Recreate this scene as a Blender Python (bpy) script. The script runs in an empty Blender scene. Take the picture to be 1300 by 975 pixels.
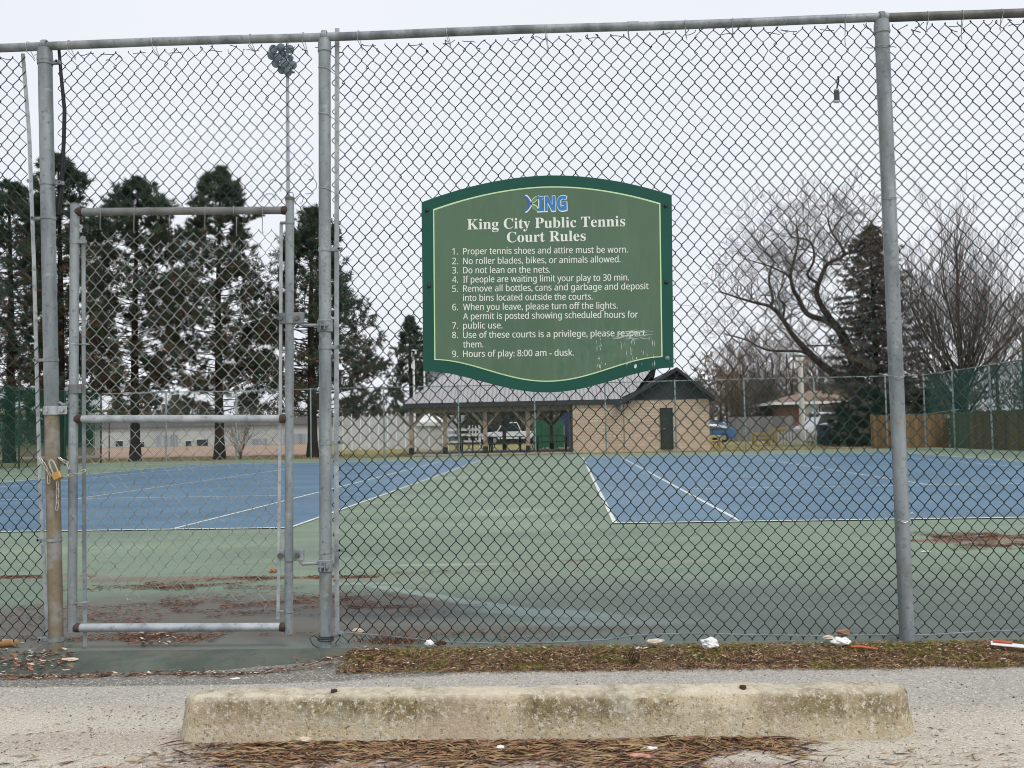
import bpy, math, random
from math import sin, cos, pi, sqrt, radians, atan2
from mathutils import Vector, Matrix, noise as mnoise

SC = bpy.context.scene
COL = SC.collection
# ------------------------------------------------------------------ camera
CAM_H = 1.05
F = 1180.0                      # focal length in pixels of a 1300 px wide frame
YAW, PITCH, ROLL = 0.0373, 0.0499, 0.0200
_f = Vector((-sin(YAW) * cos(PITCH), cos(YAW) * cos(PITCH), sin(PITCH)))
_r0 = Vector((cos(YAW), sin(YAW), 0))
_u0 = _r0.cross(_f)
_r = _r0 * cos(ROLL) - _u0 * sin(ROLL)
_u = _r0 * sin(ROLL) + _u0 * cos(ROLL)
CAM = Vector((0, 0, CAM_H))
cd = bpy.data.cameras.new('camera')
cam = bpy.data.objects.new('camera', cd)
COL.objects.link(cam)
m = Matrix.Identity(4)
for i in range(3):
    m[i][0], m[i][1], m[i][2], m[i][3] = _r[i], _u[i], -_f[i], CAM[i]
cam.matrix_world = m
cd.sensor_width = 36
cd.lens = 36 * F / 1300
cd.clip_start = 0.05
cd.clip_end = 1500
SC.camera = cam
SC.render.engine = 'CYCLES'
SC.cycles.filter_width = 1.05

# ------------------------------------------------------------------ sky, sun, exposure
SUN_EL, SUN_AZ = radians(52), radians(140)     # direction the light comes from, azimuth clockwise from +Y
w = bpy.data.worlds.new("World")
SC.world = w
w.use_nodes = True
wt = w.node_tree
wt.nodes.clear()
wo = wt.nodes.new('ShaderNodeOutputWorld')
bg = wt.nodes.new('ShaderNodeBackground')
sky = wt.nodes.new('ShaderNodeTexSky')
sky.sky_type = 'NISHITA'
sky.sun_disc = False
sky.sun_elevation = SUN_EL
sky.sun_rotation = SUN_AZ
sky.dust_density = 3.0
mx = wt.nodes.new('ShaderNodeMix')
mx.data_type = 'RGBA'
mx.inputs['Factor'].default_value = 0.93      # overcast cloud sheet over the clear sky
wn = wt.nodes.new('ShaderNodeTexNoise')
wn.inputs['Scale'].default_value = 2.2
wn.inputs['Detail'].default_value = 5
wr = wt.nodes.new('ShaderNodeValToRGB')
wr.color_ramp.elements[0].position = 0.3
wr.color_ramp.elements[0].color = (0.845, 0.875, 0.935, 1)
wr.color_ramp.elements[1].position = 0.7
wr.color_ramp.elements[1].color = (0.895, 0.915, 0.96, 1)
wm = wt.nodes.new('ShaderNodeVectorMath')
wm.operation = 'SCALE'
wm.inputs['Scale'].default_value = 8.6
wt.links.new(wn.outputs['Fac'], wr.inputs['Fac'])
wt.links.new(wr.outputs['Color'], wm.inputs[0])
wt.links.new(sky.outputs['Color'], mx.inputs['A'])
wt.links.new(wm.outputs['Vector'], mx.inputs['B'])
wt.links.new(mx.outputs['Result'], bg.inputs['Color'])
bg.inputs['Strength'].default_value = 0.10
wt.links.new(bg.outputs['Background'], wo.inputs['Surface'])

sd = bpy.data.lights.new('sun', 'SUN')
sd.energy = 1.5
sd.angle = radians(20)
sd.color = (1.0, 0.96, 0.90)
sun = bpy.data.objects.new('sun', sd)
COL.objects.link(sun)
sdir = Vector((sin(SUN_AZ) * cos(SUN_EL), cos(SUN_AZ) * cos(SUN_EL), sin(SUN_EL)))
sun.rotation_euler = sdir.to_track_quat('Z', 'Y').to_euler()
sun.location = (3, -8, 14)

vs = SC.view_settings
vs.view_transform = 'Standard'
vs.look = 'None'
vs.gamma = 1
vs.use_curve_mapping = False
vs.exposure = 0.29

# ------------------------------------------------------------------ pixel (1300x975 photo) -> place
def ray(px, py):
    return _f + _r * ((px - 650) / F) + _u * ((487.5 - py) / F)
def at(px, py, Y):
    d = ray(px, py)
    return CAM + d * (Y / d.y)
def G(px, py, z=0.0):
    d = ray(px, py)
    return CAM + d * ((z - CAM_H) / d.z)
def up_at(px, Y):                     # ground x under a pixel column near the horizon
    return at(px, 545 - 0.02 * (px - 722), Y).x

# ------------------------------------------------------------------ mesh helpers
def root_of(o):
    while o.parent:
        o = o.parent
    return o
class MB:
    def __init__(s):
        s.v, s.f, s.mi = [], [], []
        s.smooth = False
    def add(s, vs_, fs, mi=0):
        b = len(s.v)
        s.v.extend([tuple(p) for p in vs_])
        for f in fs:
            s.f.append(tuple(b + i for i in f))
            s.mi.append(mi)
    def quad(s, a, b, c, d, mi=0):
        s.add((a, b, c, d), ((0, 1, 2, 3),), mi)
    def tri(s, a, b, c, mi=0):
        s.add((a, b, c), ((0, 1, 2),), mi)
    def box(s, c, sz, rz=0.0, rx=0.0, ry=0.0, bev=0.0, mi=0):
        hx, hy, hz = sz[0] / 2, sz[1] / 2, sz[2] / 2
        R = Matrix.Rotation(rz, 3, 'Z') @ Matrix.Rotation(ry, 3, 'Y') @ Matrix.Rotation(rx, 3, 'X')
        c = Vector(c)
        if bev <= 0:
            pts = [Vector((x, y, z)) for z in (-hz, hz) for y in (-hy, hy) for x in (-hx, hx)]
            fs = ((0, 2, 3, 1), (4, 5, 7, 6), (0, 1, 5, 4), (2, 6, 7, 3), (0, 4, 6, 2), (1, 3, 7, 5))
            s.add([c + R @ p for p in pts], fs, mi)
        else:
            b = min(bev, hx * .9, hy * .9, hz * .9)
            lv = [(hx - b, hy - b, -hz), (hx, hy, -hz + b), (hx, hy, hz - b), (hx - b, hy - b, hz)]
            vsx, n = [], 8
            for (ax, ay, z) in lv:
                bb = b if ax == hx else b * .4
                ring = [(-ax + bb, -ay), (ax - bb, -ay), (ax, -ay + bb), (ax, ay - bb), (ax - bb, ay), (-ax + bb, ay), (-ax, ay - bb), (-ax, -ay + bb)]
                vsx += [c + R @ Vector((x, y, z)) for x, y in ring]
            fs = []
            for k in range(3):
                for i in range(n):
                    j = (i + 1) % n
                    fs.append((k * n + i, k * n + j, (k + 1) * n + j, (k + 1) * n + i))
            fs.append(tuple(range(n - 1, -1, -1)))
            fs.append(tuple(range(3 * n, 4 * n)))
            s.add(vsx, fs, mi)
    def tube(s, pts, r, n=8, cap=True, mi=0, closed=False):
        pts = [Vector(p) for p in pts]
        k = len(pts)
        if k < 2:
            return
        if not hasattr(r, '__len__'):
            r = [r] * k
        rings = []
        ref = None
        for i in range(k):
            if closed:
                t = pts[(i + 1) % k] - pts[i - 1]
            else:
                t = pts[min(i + 1, k - 1)] - pts[max(i - 1, 0)]
            if t.length < 1e-9:
                t = Vector((0, 0, 1))
            t.normalize()
            if ref is None:
                a = Vector((0, 0, 1)) if abs(t.z) < 0.9 else Vector((1, 0, 0))
                ref = (a - t * a.dot(t)).normalized()
            else:
                q = ref - t * ref.dot(t)
                if q.length > 1e-6:
                    ref = q.normalized()
            bn = t.cross(ref)
            rings.append([pts[i] + (ref * cos(2 * pi * j / n) + bn * sin(2 * pi * j / n)) * r[i] for j in range(n)])
        vsx = [p for rg in rings for p in rg]
        fs = []
        for i in range(k if closed else k - 1):
            i2 = (i + 1) % k
            for j in range(n):
                j2 = (j + 1) % n
                fs.append((i * n + j, i * n + j2, i2 * n + j2, i2 * n + j))
        if cap and not closed:
            fs.append(tuple(range(n - 1, -1, -1)))
            fs.append(tuple(range((k - 1) * n, k * n)))
        s.add(vsx, fs, mi)
    def cyl(s, a, b, r, n=12, r2=None, mi=0):
        s.tube([a, b], [r, r if r2 is None else r2], n, True, mi)
    def prism(s, outline, y0, y1, mi=0):          # outline of (x, z) in a plane of constant y
        n = len(outline)
        vsx = [(x, y0, z) for x, z in outline] + [(x, y1, z) for x, z in outline]
        fs = [tuple(range(n)), tuple(range(2 * n - 1, n - 1, -1))]
        for i in range(n):
            j = (i + 1) % n
            fs.append((i, n + i, n + j, j))
        s.add(vsx, fs, mi)
    def build(s, name, mats, parent=None, smooth=None):
        me = bpy.data.meshes.new(name)
        off = root_of(parent).location if parent else Vector((0, 0, 0))
        if off.length > 0:
            vv = [(p[0] - off.x, p[1] - off.y, p[2] - off.z) for p in s.v]
        else:
            vv = s.v
        me.from_pydata(vv, [], s.f)
        if not isinstance(mats, (list, tuple)):
            mats = [mats]
        for q in mats:
            me.materials.append(q)
        if len(mats) > 1:
            me.polygons.foreach_set('material_index', s.mi)
        if s.smooth if smooth is None else smooth:
            me.polygons.foreach_set('use_smooth', [True] * len(me.polygons))
            try:
                me.set_sharp_from_angle(angle=radians(40))
            except Exception:
                pass
        me.update()
        o = bpy.data.objects.new(name, me)
        COL.objects.link(o)
        if parent:
            o.parent = parent
        return o
def tag(o, label=None, cat=None, group=None, kind=None):
    if label: o['label'] = label
    if cat: o['category'] = cat
    if group: o['group'] = group
    if kind: o['kind'] = kind
    return o
def thing(name, label, cat, loc=(0, 0, 0), group=None):
    o = bpy.data.objects.new(name, None)
    o.empty_display_size = 0.2
    COL.objects.link(o)
    o.location = loc
    return tag(o, label, cat, group)
def struct(name, mb, mat_, smooth=False):
    return tag(mb.build(name, mat_, None, smooth), kind='structure')
KIDS = {}
def copy_tree(o, parent=None):
    c = o.copy()
    COL.objects.link(c)
    if parent:
        c.parent = parent
    for ch in list(o.children):
        copy_tree(ch, c)
    return c

# ------------------------------------------------------------------ materials
def S(r, g, b):
    def l(c):
        c /= 255.0
        return c / 12.92 if c <= 0.04045 else ((c + 0.055) / 1.055) ** 2.4
    return (l(r), l(g), l(b))
class NT:
    def __init__(s, name):
        s.m = bpy.data.materials.new(name)
        s.m.use_nodes = True
        s.t = s.m.node_tree
        s.t.nodes.clear()
        s.out = s.t.nodes.new('ShaderNodeOutputMaterial')
        s.b = s.t.nodes.new('ShaderNodeBsdfPrincipled')
        s.t.links.new(s.b.outputs[0], s.out.inputs[0])
        s.tc = s.t.nodes.new('ShaderNodeTexCoord')
        s.pos = s.tc.outputs['Object']
    def N(s, typ, **kw):
        n = s.t.nodes.new(typ)
        for k, v in kw.items():
            setattr(n, k, v)
        return n
    def L(s, a, b):
        s.t.links.new(a, b)
    def mapping(s, scale=(1, 1, 1), loc=(0, 0, 0), rot=(0, 0, 0)):
        n = s.N('ShaderNodeMapping')
        n.inputs['Scale'].default_value = scale
        n.inputs['Location'].default_value = loc
        n.inputs['Rotation'].default_value = rot
        s.L(s.pos, n.inputs['Vector'])
        return n.outputs[0]
    def noise(s, scale, detail=5, rough=0.55, vec=None, dist=0.0):
        n = s.N('ShaderNodeTexNoise')
        n.inputs['Scale'].default_value = scale
        n.inputs['Detail'].default_value = detail
        n.inputs['Roughness'].default_value = rough
        n.inputs['Distortion'].default_value = dist
        s.L(vec if vec is not None else s.pos, n.inputs['Vector'])
        return n.outputs['Fac']
    def ramp(s, fac, stops, interp='LINEAR'):
        n = s.N('ShaderNodeValToRGB')
        n.color_ramp.interpolation = interp
        e = n.color_ramp.elements
        while len(e) < len(stops):
            e.new(0.5)
        for i, (p, c) in enumerate(stops):
            e[i].position = p
            e[i].color = (c[0], c[1], c[2], 1) if hasattr(c, '__len__') else (c, c, c, 1)
        s.L(fac, n.inputs['Fac'])
        return n.outputs['Color']
    def mix(s, fac, a, b, mode='MIX'):
        n = s.N('ShaderNodeMix', data_type='RGBA', blend_type=mode)
        for sock, v in ((n.inputs['Factor'], fac), (n.inputs['A'], a), (n.inputs['B'], b)):
            if hasattr(v, 'is_linked'):
                s.L(v, sock)
            elif hasattr(v, '__len__'):
                sock.default_value = (v[0], v[1], v[2], 1)
            else:
                sock.default_value = v
        return n.outputs['Result']
    def math(s, op, a, b=None, clamp=False):
        n = s.N('ShaderNodeMath', operation=op, use_clamp=clamp)
        for i, v in enumerate((a, b)):
            if v is None:
                continue
            if hasattr(v, 'is_linked'):
                s.L(v, n.inputs[i])
            else:
                n.inputs[i].default_value = v
        return n.outputs[0]
    def ellipse(s, cx, cy, rx, ry, rz=0.0, nz=0.5, nscale=2.0, soft=0.5):
        """a soft, ragged patch on the ground round (cx, cy): 1 inside, 0 outside"""
        v = s.N('ShaderNodeVectorMath', operation='SUBTRACT')
        s.L(s.pos, v.inputs[0])
        v.inputs[1].default_value = (cx, cy, 0)
        q = s.N('ShaderNodeVectorRotate', rotation_type='Z_AXIS')
        q.inputs['Angle'].default_value = -rz
        s.L(v.outputs[0], q.inputs['Vector'])
        k = s.N('ShaderNodeVectorMath', operation='MULTIPLY')
        s.L(q.outputs[0], k.inputs[0])
        k.inputs[1].default_value = (1 / rx, 1 / ry, 0)
        ln = s.N('ShaderNodeVectorMath', operation='LENGTH')
        s.L(k.outputs[0], ln.inputs[0])
        n = s.noise(nscale, 6, 0.65)
        d = s.math('ADD', ln.outputs['Value'], s.math('MULTIPLY', s.math('SUBTRACT', n, 0.5), nz * 2))
        r = s.N('ShaderNodeMapRange', interpolation_type='SMOOTHSTEP')
        s.L(d, r.inputs['Value'])
        r.inputs['From Min'].default_value = 1 + soft / 2
        r.inputs['From Max'].default_value = 1 - soft / 2
        return r.outputs['Result']
    def col(s, c):
        if hasattr(c, 'is_linked'):
            s.L(c, s.b.inputs['Base Color'])
        else:
            s.b.inputs['Base Color'].default_value = (c[0], c[1], c[2], 1)
    def set(s, rough=0.7, metal=0.0, spec=0.5):
        s.b.inputs['Roughness'].default_value = rough
        s.b.inputs['Metallic'].default_value = metal
        s.b.inputs['Specular IOR Level'].default_value = spec
    def bump(s, h, strength=0.3, dist=0.01):
        n = s.N('ShaderNodeBump')
        n.inputs['Strength'].default_value = strength
        n.inputs['Distance'].default_value = dist
        s.L(h, n.inputs['Height'])
        s.L(n.outputs[0], s.b.inputs['Normal'])
def mat(name, c1, c2=None, scale=6.0, rough=0.75, metal=0.0, spec=0.4, stretch=None, spots=(), bump=0.0, bscale=None, detail=5, bdist=0.01):
    t = NT(name)
    vec = t.mapping(stretch) if stretch else None
    if c2 is None:
        c2 = tuple(c * 0.8 for c in c1)
    c = t.ramp(t.noise(scale, detail, vec=vec), ((0.32, c1), (0.68, c2)))
    for (sc_, sc_col, lo, hi, amt) in spots:
        k = t.ramp(t.noise(sc_, 6, 0.65), ((lo, 0.0), (hi, amt)))
        c = t.mix(k, c, sc_col)
    t.col(c)
    t.set(rough, metal, spec)
    if bump:
        t.bump(t.noise(bscale or scale * 4, 4), bump, bdist)
    return t.m

M = {}
M['steel'] = mat('galvanised steel', S(154, 162, 166), S(106, 114, 119), 11, 0.55, 0.25, 0.4, (1, 1, .22),
                 spots=((38, S(80, 85, 88), .55, .70, .7), (16, S(178, 184, 186), .58, .74, .6), (5, S(124, 116, 100), .56, .76, .45)), bump=.06, bscale=60)
M['steel_pale'] = mat('weathered bright zinc', S(182, 188, 192), S(142, 150, 155), 14, 0.5, 0.25, 0.5,
                      spots=((30, S(104, 102, 98), .56, .7, .75),), bump=.05, bscale=70)
M['steel_brown'] = mat('stained galvanised steel', S(128, 116, 96), S(110, 103, 90), 9, .7, .1, .3, (1.6, 1.6, .12),
                       spots=((7, S(140, 142, 140), .5, .62, .8), (22, S(96, 84, 66), .56, .7, .7), (9, S(156, 152, 142), .58, .75, .6)), bump=.08, bscale=60)
M['rail_dark'] = mat('dull oxidised steel pipe', S(108, 108, 104), S(82, 83, 82), 14, .6, .3, .4, spots=((40, S(60, 56, 50), .55, .7, .6),))
M['rust'] = mat('rusty weld', S(84, 70, 62), S(60, 51, 47), 40, .85, .1, .3, bump=.3, bscale=120)
M['rail_rusty'] = mat('rust streaked steel', S(130, 133, 134), S(100, 103, 104), 10, .6, .25, .4, spots=((16, S(104, 84, 72), .56, .72, .6), (40, S(74, 68, 62), .6, .72, .5)))
M['dark_bolt'] = mat('dark bolt steel', S(60, 62, 66), S(40, 42, 46), 60, .5, .6)
M['wire_green'] = mat('dark green coated wire', (0.010, 0.030, 0.027), (0.016, 0.034, 0.03), 14, .45, 0, .35)
M['wire_zinc'] = mat('bright galvanised wire', S(152, 159, 157), S(108, 114, 114), 30, .6, .1, .4)
M['wire_tie'] = mat('aluminium tie wire', S(190, 196, 202), S(150, 156, 162), 40, .4, .6)
M['black_rubber'] = mat('black rubber', S(26, 28, 40), S(18, 19, 28), 30, .6)
M['brass'] = mat('worn brass', S(196, 156, 84), S(170, 134, 80), 60, .45, .4, .5, spots=((90, S(220, 205, 160), .55, .7, .6),))
M['chain'] = mat('zinc chain', S(206, 204, 196), S(150, 146, 138), 80, .4, .5, .5)
M['sign_frame'] = mat('dark green sign edge', S(10, 72, 60), S(14, 78, 66), 3, .42, 0, .35)
M['white_print'] = mat('white sign print', S(226, 232, 226), S(214, 222, 216), 20, .5)
M['pale_print'] = mat('pale green sign border', S(196, 224, 178), S(186, 216, 172), 20, .5)
M['logo_blue'] = mat('blue sign print', S(52, 126, 196), S(44, 116, 186), 20, .5)
M['logo_navy'] = mat('deep blue sign print', S(60, 100, 176), S(54, 92, 168), 20, .5)
M['logo_green'] = mat('leaf green sign print', S(96, 142, 92), S(90, 136, 88), 20, .5)
def _panel():
    t = NT('green sign face')
    c = t.ramp(t.noise(1.6, 3), ((.3, S(81, 109, 85)), (.7, S(74, 101, 80))))
    e = t.ellipse(.27, 0, .20, 9, 0, .5, 7, .9)          # scraped, washed corner
    v = t.mapping((9, 1, 1.2))
    k = t.ramp(t.noise(5, 6, .7, v), ((.45, 0.), (.75, .5)))
    sep = t.N('ShaderNodeSeparateXYZ')
    t.L(t.pos, sep.inputs[0])
    low = t.N('ShaderNodeMapRange', interpolation_type='SMOOTHSTEP')
    t.L(sep.outputs['Z'], low.inputs['Value'])
    low.inputs['From Min'].default_value = -.10
    low.inputs['From Max'].default_value = -.32
    k2 = t.math('MULTIPLY', t.math('MULTIPLY', k, e), low.outputs['Result'])
    c = t.mix(k2, c, S(110, 134, 124))
    k3 = t.math('MULTIPLY', t.math('MULTIPLY', t.ramp(t.noise(11, 5, .7), ((.5, 0.), (.66, .7))), e), low.outputs['Result'])
    c = t.mix(k3, c, S(62, 92, 74))
    c = t.mix(t.ramp(t.noise(3.2, 6, .7, t.mapping((3, 1, .7), (4, 0, 2))), ((.5, 0.), (.72, .35))), c, S(104, 128, 108))
    t.col(c)
    t.set(.32, 0, .45)
    return t.m
M['sign_panel'] = _panel()

GREEN1, GREEN2 = S(140, 158, 136), S(120, 140, 120)
def _court():
    t = NT('green court paint')
    v = t.mapping((.55, 1.5, 1))
    c = t.ramp(t.noise(.55, 6, .6, v), ((.3, S(126, 144, 120)), (.52, S(108, 127, 106)), (.72, S(91, 109, 94))))
    c = t.mix(t.ramp(t.noise(9, 6, .7), ((.3, .0), (.8, .30))), c, S(148, 160, 142))
    c = t.mix(t.ramp(t.noise(.35, 7, .72, t.mapping((.6, 1.6, 1), (3, 1, 0))), ((.46, 0.), (.62, .5))), c, S(98, 108, 94))
    c = t.mix(t.ramp(t.noise(2.2, 7, .75, t.mapping((.5, 1.6, 1), (7, 2, 0))), ((.56, 0.), (.68, .45))), c, S(86, 98, 88))
    # worn grey asphalt showing through near the gate side
    e = t.ellipse(.9, 4.9, 4.6, 1.5, 0, .75, 1.1, 1.0)
    c = t.mix(t.math('MULTIPLY', e, .68), c, t.ramp(t.noise(5, 6, .65, v), ((.3, S(96, 106, 103)), (.7, S(78, 86, 86)))))
    for (px, py, rx, ry, rz, colr, amt) in (
            (230, 785, 1.6, .75, .03, S(104, 98, 90), .9), (500, 775, .75, .28, -.1, S(70, 78, 76), .8),
            (470, 766, .55, .32, 0, S(98, 90, 82), .85), (455, 741, .30, .045, -.05, S(146, 160, 144), .7), (525, 752, .50, .06, -.72, S(146, 162, 152), .8), (615, 767, .36, .07, -.65, S(130, 150, 146), .8), (695, 778, .5, .11, -.3, S(124, 142, 140), .7),
            (560, 717, .5, .05, .0, S(160, 172, 152), .6), (780, 713, .9, .06, .02, S(142, 136, 120), .55),
            (430, 735, .6, .06, 0., S(142, 112, 92), .55),
            (760, 690, .7, .12, 0, S(100, 116, 106), .5), (650, 650, .6, .5, 0, S(148, 160, 140), .5),
            (560, 640, .8, .4, 0, S(104, 124, 106), .45), (560, 800, 1.2, .12, 0, S(96, 84, 74), .6),
            (1245, 686, .60, .24, 0, S(128, 96, 78), .75), (770, 790, .5, .1, 0, S(124, 140, 138), .5),
            (1000, 730, 1.0, .3, 0, S(116, 134, 116), .5), (220, 735, .8, .12, 0, S(120, 92, 80), .7),
            (30, 733, .8, .1, 0, S(132, 104, 88), .6)):
        g = G(px, py)
        k = t.ellipse(g.x, g.y, rx, ry, rz, .55, 5, .7)
        c = t.mix(t.math('MULTIPLY', k, amt), c, colr)
    c = t.mix(t.ramp(t.noise(120, 2, .5), ((.35, .22), (.55, 0.))), c, S(60, 68, 62))
    t.col(c)
    t.set(.62, 0, .35)
    t.bump(t.noise(160, 3), .25, .004)
    return t.m
M['court'] = _court()
def _blue():
    t = NT('blue court paint')
    v = t.mapping((.7, 1.6, 1))
    c = t.ramp(t.noise(.5, 6, .6, v), ((.3, S(80, 121, 146)), (.52, S(63, 102, 129)), (.72, S(50, 86, 111))))
    c = t.mix(t.ramp(t.noise(7, 6, .7), ((.4, .0), (.8, .3))), c, S(120, 140, 156))
    c = t.mix(t.ramp(t.noise(.6, 7, .72, t.mapping((.6, 1.6, 1), (3, 1, 0))), ((.5, 0.), (.64, .55))), c, S(92, 110, 122))
    c = t.mix(t.ramp(t.noise(2.6, 7, .75, t.mapping((.5, 1.6, 1), (7, 2, 0))), ((.58, 0.), (.68, .4))), c, S(72, 88, 100))
    c = t.mix(t.ramp(t.noise(100, 2, .5), ((.35, .15), (.5, 0.))), c, S(60, 76, 98))
    t.col(c)
    t.set(.5, 0, .4)
    return t.m
M['blue'] = _blue()
M['line'] = mat('white court line paint', S(214, 218, 212), S(188, 194, 190), 6, .6, spots=((30, S(140, 150, 150), .58, .7, .6),))
def _parking():
    t = NT('pale worn asphalt')
    c = t.ramp(t.noise(1.2, 6, .6), ((.3, S(195, 189, 175)), (.55, S(185, 178, 164)), (.75, S(171, 163, 152))))
    # greyer band near the fence
    e = t.ellipse(1.2, 3.95, 4.5, .34, 0, .4, 3, .8)
    c = t.mix(t.math('MULTIPLY', e, .7), c, t.ramp(t.noise(40, 4, .7), ((.35, S(138, 138, 136)), (.65, S(172, 170, 166)))))
    # dark new patch by the gate
    g = G(170, 853)
    e2 = t.ellipse(g.x - .1, g.y + .12, 1.62, .23, 0.0, .12, 4, .12)
    c = t.mix(t.math('MULTIPLY', e2, .85), c, t.ramp(t.noise(30, 5, .7), ((.35, S(90, 92, 90)), (.65, S(114, 114, 110)))))
    for (px, py, rx, ry, a) in ((330, 965, .55, .09, .45), (640, 962, 1.0, .08, .6), (110, 930, .5, .12, .3), (900, 965, .5, .06, .45)):
        g = G(px, py)
        c = t.mix(t.math('MULTIPLY', t.ellipse(g.x, g.y, rx, ry, 0, .6, 7, .8), a), c, S(138, 112, 102))
    vo = t.N('ShaderNodeTexVoronoi')
    vo.inputs['Scale'].default_value = 130
    t.L(t.pos, vo.inputs['Vector'])
    c = t.mix(t.ramp(t.noise(150, 3, .6), ((.36, .8), (.46, 0.))), c, S(104, 94, 86))
    c = t.mix(t.ramp(t.noise(95, 3, .6), ((.54, 0.), (.66, .7))), c, S(224, 217, 204))
    c = t.mix(t.ramp(t.noise(34, 4, .6, t.mapping((1, 1.8, 1))), ((.60, 0.), (.70, .6))), c, S(126, 108, 98))
    t.col(c)
    t.set(.85, 0, .25)
    t.bump(t.noise(110, 4, .7), .55, .006)
    return t.m
M['parking'] = _parking()
def _wheelstop():
    t = NT('lichen stained concrete')
    c = t.ramp(t.noise(3.2, 6, .65), ((.28, S(214, 202, 176)), (.5, S(198, 184, 155)), (.72, S(174, 159, 130))))
    sep = t.N('ShaderNodeSeparateXYZ')
    t.L(t.pos, sep.inputs[0])
    k = t.ramp(t.noise(2.4, 6, .7, t.mapping((1.2, 1, .8))), ((.38, 0.), (.54, .95)))
    hi = t.N('ShaderNodeMapRange', interpolation_type='SMOOTHSTEP')
    t.L(sep.outputs['Z'], hi.inputs['Value'])
    hi.inputs['From Min'].default_value = .0
    hi.inputs['From Max'].default_value = .085
    c = t.mix(t.math('MULTIPLY', k, hi.outputs['Result']), c, t.ramp(t.noise(26, 4), ((.35, S(104, 92, 58)), (.65, S(138, 126, 88)))))
    c = t.mix(t.ramp(t.noise(48, 5, .75), ((.52, 0.), (.62, .85))), c, S(222, 216, 202))
    c = t.mix(t.ramp(t.noise(70, 5, .75), ((.36, .9), (.46, 0.))), c, S(104, 90, 70))
    c = t.mix(t.ramp(t.noise(130, 2, .6), ((.62, 0.), (.70, .8))), c, S(228, 222, 206))
    c = t.mix(t.ramp(t.noise(5, 5, .7, t.mapping((1, 1, 1), (5, 0, 0))), ((.54, 0.), (.7, .6))), c, S(186, 186, 172))
    c = t.mix(t.ramp(t.noise(2.1, 6, .72, t.mapping((1, 1, 1), (2, 3, 0))), ((.5, 0.), (.66, .7))), c, S(196, 178, 160))
    tp_ = t.N('ShaderNodeMapRange', interpolation_type='SMOOTHSTEP')
    t.L(sep.outputs['Z'], tp_.inputs['Value'])
    tp_.inputs['From Min'].default_value = .105
    tp_.inputs['From Max'].default_value = .130
    c = t.mix(t.math('MULTIPLY', tp_.outputs['Result'], t.ramp(t.noise(17, 5, .7), ((.35, .15), (.6, .85)))), c, S(218, 210, 190))
    t.col(c)
    t.set(.9, 0, .2)
    t.bump(t.noise(70, 5, .75), 1.0, .009)
    return t.m
M['wheelstop'] = _wheelstop()
M['soil'] = mat('brown soil and litter', S(118, 100, 78), S(88, 74, 58), 14, .95, 0, .1, spots=((9, S(104, 104, 58), .52, .66, .8), (60, S(160, 146, 120), .58, .7, .7), (80, S(44, 36, 30), .58, .72, .7)), bump=.8, bscale=60, bdist=.02)
M['slab'] = mat('grey green concrete', S(94, 102, 95), S(76, 84, 78), 4, .85, 0, .2, spots=((14, S(74, 76, 70), .50, .68, .7), (5, S(112, 100, 88), .52, .7, .6), (90, S(130, 134, 126), .6, .7, .5)), bump=.3, bscale=90)
M['grass_ground'] = mat('dry winter grass', S(158, 146, 104), S(120, 116, 76), .6, .95, 0, .1, spots=((3, S(108, 110, 66), .5, .7, .7), (8, S(150, 134, 100), .5, .75, .6)), bump=.5, bscale=12, bdist=.05)
M['infield'] = mat('orange infield dirt', S(166, 142, 126), S(148, 126, 112), .4, .95, 0, .1)
M['straw'] = mat('straw coloured dead grass', S(176, 156, 120), S(132, 110, 80), 30, .9, 0, .2)
M['moss'] = mat('olive moss and grass', S(132, 130, 66), S(98, 98, 48), 22, .95, 0, .1)
M['needle_brown'] = mat('rust brown dry needles', S(166, 130, 104), S(122, 92, 74), 25, .9, 0, .2)
M['needle_red'] = mat('red brown dry needles', S(166, 122, 100), S(134, 96, 80), 9, .9, 0, .2)
M['leaf_dry'] = mat('dry leaf', S(164, 136, 112), S(126, 92, 74), 30, .85, 0, .2)
M['leaf_dark'] = mat('dark dead leaf', S(92, 66, 54), S(64, 46, 40), 30, .85, 0, .2)
M['paper'] = mat('white paper', S(238, 238, 236), S(216, 218, 220), 30, .8)
M['shell'] = mat('pale chip', S(222, 208, 190), S(190, 176, 160), 40, .8)
M['orange'] = mat('orange plastic', S(206, 104, 70), S(186, 92, 66), 30, .5)
M['log'] = mat('bare wood', S(196, 162, 120), S(160, 122, 84), 20, .85, stretch=(.2, 1, 1), spots=((30, S(110, 80, 56), .58, .72, .7),))
M['bark'] = mat('dark pine bark', S(62, 54, 50), S(40, 35, 34), 4, .95, 0, .1, (1, 1, .3), bump=.6, bscale=14, bdist=.05)
M['bark_grey'] = mat('grey brown bark', S(84, 76, 72), S(58, 52, 50), 4, .95, 0, .1, (1, 1, .3))
M['twig'] = mat('bare twigs', S(108, 99, 94), S(84, 77, 75), 2, .95, 0, .1)
M['twig_tan'] = mat('tan bare twigs', S(128, 110, 94), S(92, 80, 70), 2, .95, 0, .1)
M['pine_green'] = mat('pine needles', S(74, 90, 74), S(52, 68, 56), 1.2, .8, 0, .2)
M['pine_olive'] = mat('olive pine needles', S(86, 92, 68), S(62, 68, 52), 1.2, .8, 0, .2)
M['pine_brown'] = mat('brown pine needles', S(112, 90, 72), S(82, 64, 54), 1.2, .85, 0, .2)
M['spruce'] = mat('spruce needles', S(108, 103, 93), S(76, 76, 68), 1.0, .85, 0, .2)
M['spruce_brown'] = mat('brown spruce tips', S(118, 100, 90), S(88, 76, 68), 1.0, .85, 0, .2)
M['evergreen'] = mat('deep evergreen leaves', S(36, 56, 40), S(24, 40, 32), 1.0, .8, 0, .2)
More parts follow.
